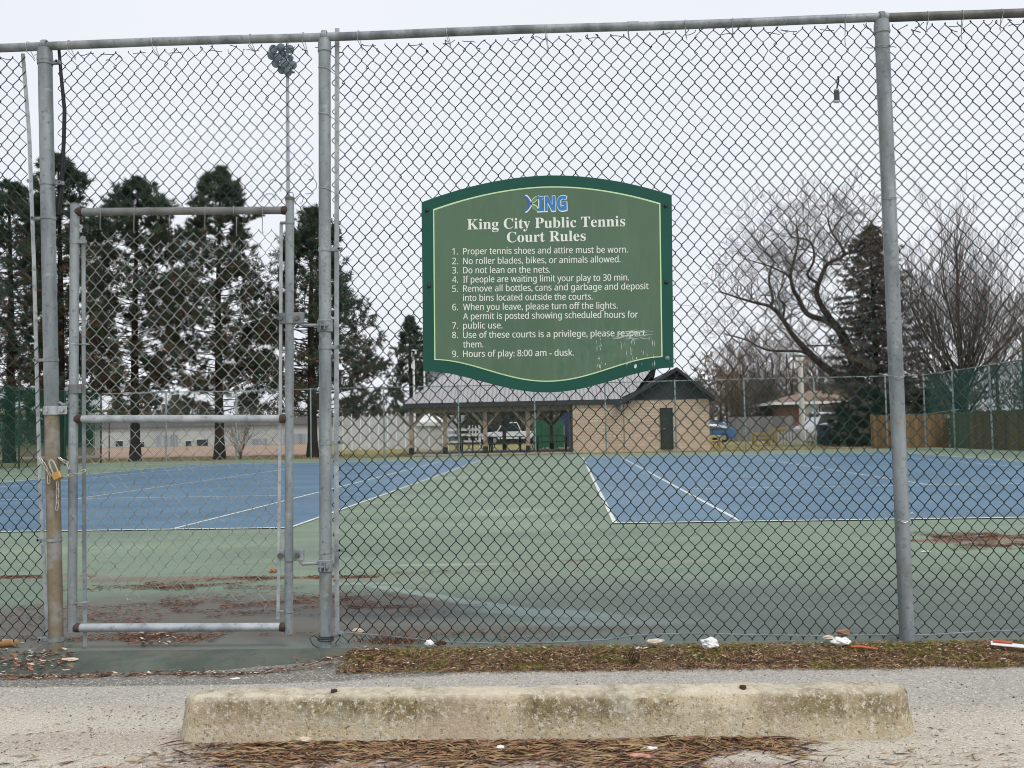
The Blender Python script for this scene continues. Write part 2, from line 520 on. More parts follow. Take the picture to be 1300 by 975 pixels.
def _screen(name, c, alpha):
    t = NT(name)
    t.col(t.ramp(t.noise(1.5, 4), ((.3, c), (.7, tuple(q * .75 for q in c)))))
    t.set(.8, 0, .2)
    tr = t.N('ShaderNodeBsdfTransparent')
    ms = t.N('ShaderNodeMixShader')
    ms.inputs[0].default_value = alpha
    t.L(tr.outputs[0], ms.inputs[1])
    t.L(t.b.outputs[0], ms.inputs[2])
    t.L(ms.outputs[0], t.out.inputs[0])
    return t.m
M['screen'] = _screen('green windscreen cloth', S(24, 74, 60), .5)
M['screen_right'] = _screen('faded green windscreen cloth', S(52, 104, 94), .55)
M['screen_thin'] = _screen('thin green windscreen cloth', S(48, 104, 88), .55)
M['netting'] = _screen('white netting', S(220, 223, 226), .62)
M['far_wire'] = mat('far green wire', S(40, 66, 58), S(34, 58, 50), 1, .6)
M['far_post'] = mat('far galvanised post', S(132, 146, 146), S(104, 120, 118), 2, .55, .2)
M['green_post'] = mat('green painted post', S(44, 84, 72), S(38, 74, 64), 2, .6)
M['yellow'] = mat('yellow paint', S(186, 164, 106), S(168, 148, 98), 2, .6)
def _brick(name, c1, c2, cm, sx=4.2):
    t = NT(name)
    br = t.N('ShaderNodeTexBrick')
    br.offset = .5
    br.inputs['Scale'].default_value = 1
    br.inputs['Brick Width'].default_value = .42
    br.inputs['Row Height'].default_value = .14
    br.inputs['Mortar Size'].default_value = .012
    br.inputs['Color1'].default_value = (*c1, 1)
    br.inputs['Color2'].default_value = (*c2, 1)
    br.inputs['Mortar'].default_value = (*cm, 1)
    v = t.N('ShaderNodeSeparateXYZ')
    t.L(t.pos, v.inputs[0])
    cb = t.N('ShaderNodeCombineXYZ')
    t.L(t.math('ADD', v.outputs['X'], v.outputs['Y']), cb.inputs[0])
    t.L(v.outputs['Z'], cb.inputs[1])
    t.L(cb.outputs[0], br.inputs['Vector'])
    c = t.mix(t.ramp(t.noise(3, 5), ((.35, 0.), (.7, .45))), br.outputs['Color'], tuple(q * .75 for q in c1))
    t.col(c)
    t.set(.9, 0, .2)
    return t.m
M['brick'] = _brick('tan block masonry', S(208, 189, 167), S(190, 169, 148), S(164, 148, 132))
M['brick_red'] = _brick('red brown brick', S(132, 96, 86), S(116, 82, 74), S(140, 120, 112))
def _rooft():
    t = NT('pale ribbed metal roof')
    wv = t.N('ShaderNodeTexWave', wave_type='BANDS', bands_direction='X')
    wv.inputs['Scale'].default_value = 1.6
    wv.inputs['Distortion'].default_value = 0
    t.L(t.pos, wv.inputs['Vector'])
    t.col(t.ramp(wv.outputs['Fac'], ((.0, S(128, 128, 130)), (.25, S(158, 157, 158)), (1., S(166, 164, 165)))))
    t.set(.5, .1, .4)
    return t.m
M['roof_metal'] = _rooft()
M['dark_board'] = mat('charcoal boards', S(60, 62, 66), S(48, 50, 53), 2, .8)
M['soffit'] = mat('brown soffit', S(112, 100, 88), S(96, 84, 74), 2, .9)
M['door_dark'] = mat('dark green door', S(46, 52, 46), S(40, 46, 40), 3, .6)
M['timber'] = mat('weathered timber', S(172, 156, 138), S(140, 124, 108), 4, .9, stretch=(3, 3, .4))
M['black_metal'] = mat('black base shoe', S(34, 36, 38), S(28, 30, 32), 4, .6)
M['table_wood'] = mat('grey green picnic boards', S(104, 112, 100), S(84, 92, 82), 6, .85)
M['green_panel'] = mat('bright green panel', S(40, 104, 74), S(34, 92, 66), 1, .6)
M['blue_panel'] = mat('navy blue panel', S(52, 70, 116), S(46, 62, 104), 1, .6)
M['white_paint'] = mat('white paint', S(226, 228, 230), S(206, 210, 212), 2, .6)
M['car_white'] = mat('white car paint', S(196, 200, 205), S(184, 188, 194), 1, .25, 0, .6)
M['car_blue'] = mat('blue car paint', S(46, 96, 140), S(40, 86, 128), 1, .25, 0, .6)
M['car_grey'] = mat('silver car paint', S(150, 158, 168), S(136, 144, 154), 1, .25, .2, .6)
M['glass'] = mat('dark glass', S(40, 48, 56), S(34, 42, 48), 1, .1, 0, .7)
M['tyre'] = mat('tyre rubber', S(32, 32, 34), S(26, 26, 28), 8, .85)
M['rim'] = mat('wheel rim', S(160, 162, 166), S(130, 132, 138), 8, .4, .5)
M['lamp_red'] = mat('red tail lamp', S(170, 40, 36), S(150, 34, 32), 8, .3)
M['lamp_clear'] = mat('clear lamp lens', S(210, 214, 220), S(196, 200, 206), 8, .2)
M['cream_wall'] = mat('cream metal wall', S(188, 191, 190), S(168, 172, 172), .4, .7)
M['grey_roof'] = mat('grey flat roof', S(120, 122, 124), S(98, 100, 104), .4, .8)
M['grey_clad'] = mat('striped grey cladding', S(172, 176, 184), S(120, 126, 136), 1.6, .7, stretch=(2.5, 2.5, .02))
M['roof_brown'] = mat('brown shingles', S(140, 118, 100), S(116, 98, 86), 2, .9)
M['bin_blue'] = mat('blue plastic bin', S(36, 70, 104), S(30, 60, 92), 2, .5)
def _planks(name, c1, c2, fx):
    t = NT(name)
    v = t.N('ShaderNodeSeparateXYZ')
    t.L(t.pos, v.inputs[0])
    d = t.math('ADD', v.outputs['X'], v.outputs['Y'])
    cell = t.math('FLOOR', t.math('MULTIPLY', d, fx))
    wn_ = t.N('ShaderNodeTexWhiteNoise', noise_dimensions='1D')
    t.L(cell, wn_.inputs['W'])
    c = t.ramp(wn_.outputs['Value'], ((0., c1), (1., c2)))
    fr = t.math('FRACT', t.math('MULTIPLY', d, fx))
    c = t.mix(t.ramp(fr, ((.0, .8), (.10, 0.))), c, tuple(q * .3 for q in c2))
    c = t.mix(t.ramp(t.noise(3, 5, .6, t.mapping((4, 4, .5))), ((.4, 0.), (.7, .5))), c, tuple(q * .6 for q in c1))
    t.col(c)
    t.set(.9, 0, .2)
    return t.m
M['fence_wood'] = _planks('brown fence boards', S(146, 120, 86), S(114, 92, 66), 6)
M['fence_olive'] = _planks('olive fence boards', S(132, 124, 96), S(100, 94, 74), 6)
M['fence_grey'] = _planks('grey fence boards', S(150, 148, 146), S(120, 118, 118), 5)
# ------------------------------------------------------------------ court frame
C0 = G(781, 665)
_d = ray(722, 545)
CV = Vector((_d.x, _d.y, 0)).normalized()      # along the courts, away from the camera
CU = Vector((CV.y, -CV.x, 0))                  # along the baselines, to the right
def K(u, v, z=0.0):
    p = C0 + CU * u + CV * v
    return Vector((p.x, p.y, z))
def Kuv(p):
    d = Vector((p.x, p.y, 0)) - Vector((C0.x, C0.y, 0))
    return d.dot(CU), d.dot(CV)
FENCE_Y = 4.60
UL = Kuv(G(375, 668))[0]                       # right sideline of the left court
U_RIGHT = 10.97 + 3.1
V_FAR = 23.77 + 4.9
_a = up_at(136, 40.0)
U_LEFT = Kuv(Vector((_a, 40.0, 0)))[0]

# ------------------------------------------------------------------ ground
def sheet(name, pts, mat_, z=0.0, nx=1):
    b = MB()
    b.add([Vector((p[0], p[1], z)) for p in pts], [tuple(range(len(pts)))])
    return struct(name, b, mat_)
sheet('ground', [(-600, -200), (600, -200), (600, 900), (-600, 900)], M['grass_ground'], -0.075)
# parking lot as a gently uneven grid
b = MB()
nx, ny = 90, 60
for j in range(ny + 1):
    for i in range(nx + 1):
        x = -9 + 18 * i / nx
        y = -5 + 9.5 * j / ny
        z = -0.035 + .006 * mnoise.noise((x * .9, y * .9, 0)) + .003 * mnoise.noise((x * 4, y * 4, 3))
        b.v.append((x, y, z))
for j in range(ny):
    for i in range(nx):
        a = j * (nx + 1) + i
        b.f.append((a, a + 1, a + nx + 2, a + nx + 1)); b.mi.append(0)
struct('parking_lot', b, M['parking'], True)
# court slab: surface plus its near edge
near = FENCE_Y - .06
b = MB()
Ls, Rs = -40, 30
far_l, far_r = K(U_LEFT - .6, V_FAR + .5), K(U_RIGHT + .6, V_FAR + .5)
b.add([(Ls, near, 0), (Rs, near, 0), (far_r.x + 1.5, near + 8, 0), (far_r.x, far_r.y, 0), (far_l.x, far_l.y, 0), (Ls, near + 14, 0)], [(0, 1, 2, 3, 4, 5)])
b.quad((Ls, near, 0), (Ls, near, -.08), (Rs, near, -.08), (Rs, near, 0))
struct('court_surface', b, M['court'])
def kquad(mb, u0, v0, u1, v1, z):
    mb.quad(K(u0, v0, z), K(u1, v0, z), K(u1, v1, z), K(u0, v1, z))
def court(u0):
    b = MB()
    kquad(b, u0, 0, u0 + 10.97, 23.77, .004)
    struct('blue_court', b, M['blue'])
    l = MB()
    W, z = .05, .008
    def vline(u, v0, v1): kquad(l, u - W / 2, v0, u + W / 2, v1, z)
    def hline(v, ua, ub, w_=W): kquad(l, ua, v - w_ / 2, ub, v + w_ / 2, z + .003)
    for u in (0, 1.37, 9.60, 10.97):
        vline(u0 + u, 0, 23.77)
    vline(u0 + 5.485, 5.49, 18.28)
    hline(0, u0 - W / 2, u0 + 10.97 + W / 2, .07)
    hline(23.77, u0 - W / 2, u0 + 10.97 + W / 2, .08)
    hline(5.49, u0 + 1.37, u0 + 9.6)
    hline(18.28, u0 + 1.37, u0 + 9.6)
    struct('court_lines', l, M['line'])
court(0.0)
court(UL - 10.97)
# apron in front of the gate
b = MB()
n = 40
for i in range(n + 1):
    x = -3.4 + 2.45 * i / n
    ex = max(0, min(1, (x + 1.62) / .5))
    yn = 4.31 + .05 * mnoise.noise((x * 1.5, 0, 1)) + .16 * ex
    b.v += [(x, near + .02, .006), (x, yn + .04, -.004), (x, yn - .03, -.045)]
for i in range(n):
    a = i * 3
    b.f += [(a, a + 1, a + 4, a + 3), (a + 1, a + 2, a + 5, a + 4)]; b.mi += [0, 0]
struct('gate_apron', b, M['slab'], True)
# soil strip under the fence
b = MB()
x0, x1 = -.93, 4.2
nx, ny = 420, 26
for j in range(ny + 1):
    for i in range(nx + 1):
        x = x0 + (x1 - x0) * i / nx
        fy = j / ny
        ylo = 4.255 + .03 * mnoise.noise((x * 2.2, 2, 0)) + .012 * mnoise.noise((x * 11, 2, 0)) + .05 * max(0, 1 - (x - x0) / .25) + .015 * min(1, max(0, x - .6))
        y = ylo + (4.60 - ylo) * fy
        prof = sin(pi * min(1, fy * 1.05)) ** 1.1
        z = -.039 + .022 * prof + .026 * fy + .014 * prof * mnoise.noise((x * 7, y * 7, 0)) + .010 * prof * mnoise.noise((x * 24, y * 24, 4))
        b.v.append((x, y, z))
for j in range(ny):
    for i in range(nx):
        a = j * (nx + 1) + i
        b.f.append((a, a + 1, a + nx + 2, a + nx + 1)); b.mi.append(0)
struct('soil_strip', b, M['soil'], True)
# ball infield far left and the road strip
sheet('infield', [(-120, 52), (up_at(402, 52), 52), (up_at(412, 108), 108), (-220, 108)], M['infield'], -0.07)
sheet('path', [K(-9.5, V_FAR + 1.0)[:2], K(3.2, V_FAR + 1.0)[:2], K(3.6, V_FAR + 3.0)[:2], K(-9.5, V_FAR + 3.0)[:2]], M['slab'], -0.068)

# ------------------------------------------------------------------ chain link
def chain_link(mb, x0, x1, zlo, zhi, y, p=.0640, h=.0770, r=.0023, seed=0, warp=.004, drop=None, mi=0, phase=0.0, sides=4, slant=0.0):
    """zig-zag wires, each hooked into its neighbours"""
    rnd = random.Random(seed)
    hp = p / 2
    A = p / 4 + r * .9
    n = int((x1 - x0) / hp)
    for i in range(n):
        xc = x0 + (i + .5) * hp
        lo = zlo(xc) if callable(zlo) else zlo
        hi = zhi(xc) if callable(zhi) else zhi
        k0 = int(math.floor(lo / (h / 2)))
        k1 = int(math.ceil(hi / (h / 2)))
        pts = []
        for k in range(k0, k1 + 1):
            sgn = 1 if (k + i) % 2 else -1
            zc = (k + phase) * h / 2
            if zc < lo - .01 or zc > hi + .01:
                continue
            yb = r * 1.3 * sgn
            for (fx, dz, fy) in ((.83, -.065, -.35), (1.0, 0, 0), (.83, .065, .35)):
                z = zc + dz * h
                xx = xc + sgn * A * fx
                q = Vector((xx * 1.7, z * 1.7, seed * 3.1))
                xx += warp * mnoise.noise(q) * 1.6 + .0038 * mnoise.noise((xx * 17, z * 15, seed + 5)) + slant * (z - 1.5)
                z2 = z + warp * mnoise.noise(q + Vector((9, 4, 0))) * 1.8 + .0038 * mnoise.noise((xx * 19, z * 14, seed + 9))
                y2 = y + yb * fy * 2 + .010 * mnoise.noise((xx * 1.1, z * 1.1, seed + 30))
                pts.append((xx, y2, z2))
        if drop and len(pts) > 8:
            pts = drop(i, pts, rnd)
        if len(pts) > 3:
            mb.tube(pts, r, sides, True, mi)
def rail_pt(px, py):
    return at(px, py, FENCE_Y)
ra, rb = rail_pt(57, 58.5), rail_pt(1300, 16.5)
def rail_z(x):
    return ra.z + (rb.z - ra.z) * (x - ra.x) / (rb.x - ra.x)

fence = thing('chain_link_fence', 'tall dark green chain-link fence on galvanised posts with a long top rail, before the courts', 'fence', (0, FENCE_Y, 0))
X_L, X_R = -4.2, 4.2
# top rail in lengths, last one duller
b = MB(); b.smooth = True
xs = rail_pt(1127, 20).x
nseg = 16
b.tube([(X_L + (xs - X_L) * i / nseg, FENCE_Y, rail_z(X_L + (xs - X_L) * i / nseg) + .003 * sin(i * 1.3)) for i in range(nseg + 1)], .0215, 14)
b.build('top_rail', M['steel'], fence)
b = MB(); b.smooth = True
b.cyl((xs, FENCE_Y, rail_z(xs)), (X_R, FENCE_Y, rail_z(X_R)), .0218, 14)
b.build('top_rail', M['rail_dark'], fence)
b = MB(); b.smooth = True
for px in (798,):
    x = rail_pt(px, 34).x
    b.cyl((x - .004, FENCE_Y, rail_z(x - .004)), (x + .05, FENCE_Y, rail_z(x + .05)), .0232, 14)
    b.build('rail_sleeve', M['steel'], fence)

def post_axis(pxt, pyt, pxb, pyb):
    t, bt = at(pxt, pyt, FENCE_Y), at(pxb, pyb, FENCE_Y)
    return t, bt
def band(mb, axis, py, r, h=.018, ext=0, exl=.05):
    """a strap round a post with a lug to one side"""
    t, bt = axis
    z = at(0.5 * (0), py, FENCE_Y).z if False else None
    for i in range(1):
        pass
def on_post(axis, py):
    t, bt = axis
    lo, hi = 0.0, 1.0
    for _ in range(30):
        mid = (lo + hi) / 2
        p = t.lerp(bt, mid)
        d = p - CAM
        yy = 487.5 - F * d.dot(_u) / d.dot(_f)
        if yy < py:
            lo = mid
        else:
            hi = mid
    return t.lerp(bt, lo)
POSTS = {}
def make_post(key, pxt, pyt, pxb, pyb, r, top_mat, low_mat=None, split=None):
    ax = post_axis(pxt, pyt, pxb, pyb)
    t, bt = ax
    bt = bt + (bt - t).normalized() * .06
    POSTS[key] = (ax, r)
    b = MB(); b.smooth = True
    n = 10
    path = [t.lerp(bt, i / n) for i in range(n + 1)]
    if low_mat:
        k = on_post(ax, split)
        b.tube([t, t.lerp(k, .5), k], r, 20)
        o = b.build('post', top_mat, fence)
        b = MB(); b.smooth = True
        b.tube([k, k.lerp(bt, .5), bt], r * .995, 20)
        b.build('post_foot', low_mat, o)
    else:
        b.tube(path, r, 20)
        o = b.build('post', top_mat, fence)
    # cap with an eye for the rail
    b = MB(); b.smooth = True
    d = (bt - t).normalized()
    rz = rail_z(t.x)
    top = Vector((t.x, FENCE_Y, rz - .028))
    b.tube([top + Vector((0, 0, .008)), top, top + d * .045, top + d * .052], [r * .7, r * 1.06, r * 1.13, r * 1.13], 20)
    ring = []
    for k in range(13):
        a = -pi / 2 + .5 + (2 * pi - 1.0) * k / 12
        ring.append((t.x, FENCE_Y + .0265 * cos(a), rz + .0265 * sin(a) + .001))
    for dx in (-.008, 0, .008):
        b.tube([(p[0] + dx, p[1], p[2]) for p in ring], .0055, 6)
    b.build('post_cap', M['steel'], o)
    return o
pl = make_post('l', 57, 62, 71.5, 828, .0350, M['steel'], M['steel_brown'], 525)
pm = make_post('m', 412, 50, 413.5, 822, .0305, M['steel'])
pr = make_post('r', 1119, 26, 1151.5, 810, .0345, M['steel'])
def strap(parent, key, py, mat_=None, side=0, reach=0.06, h=.02, name='tension_band', tilt=0.0):
    ax, r = POSTS[key]
    p = on_post(ax, py)
    b = MB(); b.smooth = True
    rr = r + .003
    prof = []
    n = 24
    for zz in (-h / 2, h / 2):
        for k in range(n):
            a = 2 * pi * k / n
            prof.append(p + Vector((rr * cos(a), rr * sin(a), zz + tilt * cos(a))))
    b.add(prof, [(k, (k + 1) % n, n + (k + 1) % n, n + k) for k in range(n)])
    if side:
        b.box(p + Vector((side * (r + reach / 2), -.004, tilt * side)), (reach, .006, h * .95), bev=.002)
        b.box(p + Vector((side * (r + reach / 2), .006, tilt * side)), (reach, .005, h * .95), bev=.002)
        e = p + Vector((side * (r + reach * .72), 0, tilt * side))
        b.tube([e + Vector((0, -.018, 0)), e + Vector((0, .02, 0))], .006, 8)
        b.tube([e + Vector((0, -.018, 0)), e + Vector((0, -.010, 0))], .011, 6)
    return b.build(name, mat_ or M['steel'], parent)
for py in (80,): strap(pl, 'l', py, side=1, reach=.045)
strap(pl, 'l', 233, side=1, reach=.05)
for py in (277, 457, 685, 811):
    strap(pl, 'l', py, side=-1, reach=.055, h=.016 if py != 811 else .022)
for py in (317, 441, 562, 700, 806):
    strap(pm, 'm', py, side=1, reach=.06, tilt=.006 if py == 700 else 0)
# tie wires round posts
def wire_round(parent, key, py, tail_l=.03, tail_r=.03, dip=.012, mat_=None):
    ax, r = POSTS[key]
    p = on_post(ax, py)
    b = MB(); b.smooth = True
    rr = r + .002
    pts = [p + Vector((-rr - tail_l, .045, dip * 1.6)), p + Vector((-rr - .004, .03, dip * .8))]
    for k in range(11):
        a = pi + pi * k / 10
        pts.append(p + Vector((rr * cos(a), rr * sin(a), dip * (abs(cos(a)) * .8 - .5))))
    pts += [p + Vector((rr + .004, .03, dip * .8)), p + Vector((rr + tail_r, .045, dip * 1.7)), p + Vector((rr + tail_r + .01, .03, dip * .8))]
    b.tube(pts, .0022, 5)
    b.tube([q + Vector((0, 0, -.006)) for q in pts[2:-2]], .0022, 5)
    b.build('tie_wire', mat_ or M['wire_tie'], parent)
for py, d in ((60, .012), (252, .008), (478, .012), (659, .016)):
    wire_round(pr, 'r', py, dip=d)
for py in (88, 146, 240):
    ax, r = POSTS['m']
    p = on_post(ax, py)
    b = MB(); b.smooth = True
    pts = [p + Vector((r * 1.06 * cos(a), r * 1.06 * sin(a), .010 - .022 * (a - pi) / pi)) for a in [pi + pi * k / 8 for k in range(9)]]
    pts += [p + Vector((r + .02, .02, -.02)), p + Vector((r + .035, .045, -.032))]
    b.tube(pts, .002, 5)
    b.build('tie_wire', M['wire_tie'], pm)
b = MB(); b.smooth = True          # loose wire twisted round the foot of the middle post
p = on_post(POSTS['m'][0], 808)
pts = []
for k in range(40):
    a = k * .55
    pts.append(p + Vector((.040 * cos(a), .040 * sin(a), .012 - .0009 * k)))
pts += [p + Vector((-.05, -.03, .012)), p + Vector((-.075, -.02, -.002)), p + Vector((-.06, -.02, -.035)), p + Vector((-.03, -.03, -.05))]
b.tube(pts, .0022, 5)
b.build('tie_wire', M['dark_bolt'], pm)
# tension bars
def bar(pts, Y, wd=.019, mat_=None, name='tension_bar', parent=None, th=.005):
    b = MB()
    P = [at(px, py, Y) for px, py in pts]
    vsx = []
    for q in P:
        vsx += [q + Vector((-wd / 2, -th / 2, 0)), q + Vector((wd / 2, -th / 2, 0)), q + Vector((wd / 2, th / 2, 0)), q + Vector((-wd / 2, th / 2, 0))]
    fs = []
    for i in range(len(P) - 1):
        for j in range(4):
            fs.append((i * 4 + j, i * 4 + (j + 1) % 4, i * 4 + 4 + (j + 1) % 4, i * 4 + 4 + j))
    fs += [(0, 1, 2, 3), tuple((len(P) - 1) * 4 + j for j in (3, 2, 1, 0))]
    b.add(vsx, fs)
    return b.build(name, mat_ or M['steel_pale'], parent or fence)
MY = FENCE_Y + .046
bar([(29, 68), (37, 170), (43, 330), (48, 520), (52, 640), (58, 760), (62, 818)], MY + .004)
bar([(428, 36), (427.5, 330), (427, 600), (428, 806)], MY - .007, .023, mat_=M['steel_pale'])
# meshes
b = MB(); b.smooth = True
bl = [at(29, 68, MY), at(62, 818, MY)]
def left_drop(i, pts, rnd):
    out = []
    for q in pts:
        xb = bl[0].x + (bl[1].x - bl[0].x) * (bl[0].z - q[2]) / (bl[0].z - bl[1].z)
        if q[0] > xb + .014:
            if len(out) > 3: break
            out = []
            continue
        out.append(q)
    return out
chain_link(b, X_L, bl[1].x + .02, .02, lambda x: rail_z(x) - .035, MY, seed=2, warp=.012, drop=left_drop, slant=-.03, r=.00235)
b.build('chain_link_mesh', M['wire_green'], fence)
XM = at(427, 400, MY).x
def lowz(x):
    return -.016 + .012 * sin(x * 1.1 + .6) + .010 * mnoise.noise((x * 3, 0, 0))
b = MB(); b.smooth = True
def ragged(i, pts, rnd):
    if rnd.random() < .16:
        k = rnd.randint(1, 4)
        pts = pts[:-k]
        q = pts[-1]
        pts = pts + [(q[0] + rnd.uniform(-.02, .02), q[1] - rnd.uniform(0, .02), q[2] + rnd.uniform(-.01, .012)), (q[0] + rnd.uniform(-.03, .03), q[1] - .01, q[2] + rnd.uniform(-.02, .02))]
    if rnd.random() < .3:
        j = rnd.randint(len(pts) - 14, len(pts) - 3)
        dx, dz = rnd.uniform(-.012, .012), rnd.uniform(-.010, .010)
        for t_ in range(j, min(j + 3, len(pts))):
            q = pts[t_]
            pts[t_] = (q[0] + dx, q[1], q[2] + dz)
    if rnd.random() < .10:
        j = rnd.randint(4, len(pts) - 6)
        dx, dz = rnd.uniform(-.013, .013), rnd.uniform(-.012, .012)
        for t_ in range(j, min(j + 4, len(pts))):
            q = pts[t_]
            pts[t_] = (q[0] + dx, q[1], q[2] + dz)
    return pts
chain_link(b, XM - .020, X_R, lowz, lambda x: rail_z(x) - .030, MY, seed=7, warp=.014, drop=ragged, r=.0025)
b.build('chain_link_mesh', M['wire_green'], fence)
# panel above the gate
gt_l, gt_r = at(76, 268, MY), at(404, 262, MY)
def trans_low(x):
    f = (x - gt_l.x) / (gt_r.x - gt_l.x)
    return gt_l.z + (gt_r.z - gt_l.z) * f - .045 + .012 * sin(x * 9)
b = MB(); b.smooth = True
chain_link(b, at(80, 150, MY).x, at(404, 150, MY).x, trans_low, lambda x: rail_z(x) - .032, FENCE_Y + .012, seed=11, warp=.009, drop=ragged, r=.0022)
b.build('chain_link_mesh', M['wire_green'], fence)
# curls of loose wire in the corner above the gate
b = MB(); b.smooth = True
rnd = random.Random(4)
for (px, py) in ((356, 243), (372, 250), (388, 246), (350, 254), (380, 258), (392, 228)):
    p = at(px, py, FENCE_Y + .01)
    pts = [p]
    a = rnd.uniform(0, 6)
    for k in range(9):
        a += rnd.uniform(-.2, 1.1)
        p = p + Vector((cos(a) * .013, rnd.uniform(-.006, .006), sin(a) * .013))
        pts.append(p)
    b.tube(pts, .0018, 4)
b.build('loose_wire', M['wire_green'], fence)
# rail ties
for px, L in ((36, .05), (88, .05), (195, .06), (318, .05), (385, .07), (455, .05), (568, .05), (693, .09), (797, .05), (870, .05), (930, .05), (1073, .11), (1178, .05), (1222, .1), (1272, .06)):
    x = rail_pt(px, 40).x
    z = rail_z(x)
    b = MB(); b.smooth = True
    rr = .0240
    pts = [(x + .012, FENCE_Y + .045, z - L)] + [(x + .004 * cos(a) + .002, FENCE_Y + rr * cos(a), z + rr * sin(a)) for a in [-.9 + (pi + 1.8) * k / 12 for k in range(13)]] + [(x - .002, FENCE_Y - .015, z - .03), (x + .006, FENCE_Y + .03, z - L * .9), (x + .014, FENCE_Y + .04, z - L - .012)]
    b.tube(pts, .0018, 5)
    b.build('tie_wire', M['wire_tie'], fence)
# loose top ends of the mesh
b = MB(); b.smooth = True
for k in range(46):
    x = X_L + 8.2 * k / 46 + rnd.uniform(-.05, .05)
    z = rail_z(x) - .036
    pts = [Vector((x, MY, z))]
    a = rnd.choice((0.2, pi - .2)) + rnd.uniform(-.4, .4)
    for q in range(4):
        pts.append(pts[-1] + Vector((cos(a) * .018, rnd.uniform(-.006, .006), sin(a) * .010)))
        a += rnd.uniform(-.6, .6)
    b = MB(); b.smooth = True
    b.tube(pts, .0019, 4)
    b.build('loose_wire', M['wire_green'], fence)
# bottom tension wire
b = MB(); b.smooth = True
b.tube([at(px, py, MY - .01) for px, py in ((428, 802), (500, 808), (560, 815), (640, 817), (720, 815), (770, 812), (800, 807), (840, 805), (882, 804), (960, 806), (1040, 807), (1130, 806), (1180, 806), (1240, 802), (1300, 800), (1400, 798))], .0035, 6)
b.build('bottom_wire', M['steel'], fence)

# black rubber strap by the left post
b = MB(); b.smooth = True
b.tube([at(px, py, FENCE_Y + .012) for px, py in ((75, 64), (78, 100), (82, 140), (81, 180), (79, 215), (78, 240), (75, 262), (74, 272))], [.008, .009, .010, .010, .010, .011, .012, .010], 8)
t = b.build('rubber_strap', M['black_rubber'])
tag(t, 'long black rubber strap hanging from the top rail beside the leftmost post', 'strap')

# ------------------------------------------------------------------ gate
GY = FENCE_Y + .010
gate = thing('fence_gate', 'galvanised pipe gate with bright wire mesh, chained shut between two posts', 'gate', at(230, 800, GY) * 1)
def gpipe(a, c, r, mat_, name):
    b = MB(); b.smooth = True
    A, B = at(a[0], a[1], GY), at(c[0], c[1], GY)
    b.tube([A, A.lerp(B, .33), A.lerp(B, .67), B], r, 16)
    return b.build(name, mat_, gate)
sl = gpipe((95, 260), (91.5, 802), .0225, M['steel'], 'side_pipe')
sr = gpipe((368, 252), (366.5, 804), .0215, M['steel'], 'side_pipe')
gpipe((100, 269), (362, 267), .0195, M['rail_rusty'], 'top_pipe')
gpipe((99, 532), (362, 531.5), .0190, M['steel_pale'], 'middle_pipe')
gpipe((98, 797), (361, 796), .0210, M['steel_pale'], 'bottom_pipe')
for (px, py, par) in ((98, 269, sl), (365, 267, sr), (97, 532, sl), (363, 531.5, sr), (96, 797, sl), (362, 796, sr)):
    b = MB(); b.smooth = True
    p = at(px, py, GY)
    s_ = 1 if par is sl else -1
    b.tube([p + Vector((s_ * -.004, 0, 0)), p + Vector((s_ * .012, 0, 0)), p + Vector((s_ * .024, 0, 0)), p + Vector((s_ * .030, 0, 0))], [.0222, .0232, .0215, .0198], 14)
    b.build('weld', M['rust'], par)
b = MB(); b.smooth = True
p = at(368, 252, GY)
b.tube([p + Vector((0, 0, -.012)), p + Vector((0, 0, .004)), p + Vector((0, 0, .008))], [.0245, .0245, .018], 14)
b.build('pipe_cap', M['rail_dark'], sr)
p = at(95, 260, GY)
b = MB(); b.smooth = True
b.tube([p + Vector((0, 0, -.002)), p + Vector((0, 0, .004)), p + Vector((0, 0, .008))], [.0228, .0225, .015], 14)
b.build('pipe_cap', M['rail_rusty'], sl)
bar([(106, 300), (106.5, 530), (107, 700), (108, 821)], GY + .012, .019, M['steel'], 'tension_bar', gate)
bar([(357, 283), (356, 500), (354, 700), (353, 786)], GY + .012, .016, M['steel_pale'], 'tension_bar', gate)
def gband(par, pxc, py, x0, x1, h, mat_, r=.0245, name='gate_band'):
    b = MB(); b.smooth = True
    p = at(pxc, py, GY)
    n = 20
    vsx = []
    for zz in (-h / 2, h / 2):
        for k in range(n):
            a = 2 * pi * k / n
            vsx.append(p + Vector((r * cos(a), r * sin(a), zz)))
    b.add(vsx, [(k, (k + 1) % n, n + (k + 1) % n, n + k) for k in range(n)])
    q0, q1 = at(x0, py, GY), at(x1, py, GY)
    b.box((q0 + q1) / 2 + Vector((0, -.008, 0)), ((q1 - q0).length, .005, h), bev=.002)
    b.box((q0 + q1) / 2 + Vector((0, .008, 0)), ((q1 - q0).length, .005, h), bev=.002)
    return b.build(name, mat_, par)
gband(sl, 95, 307, 95, 109, .02, M['steel'])
gband(sl, 93.5, 437, 94, 113, .004, M['wire_tie'])
gband(sl, 92, 765, 92, 112, .010, M['steel'])
gband(sr, 368, 283, 356, 368, .012, M['steel'])
gband(sr, 367, 776, 352, 367, .010, M['steel'])
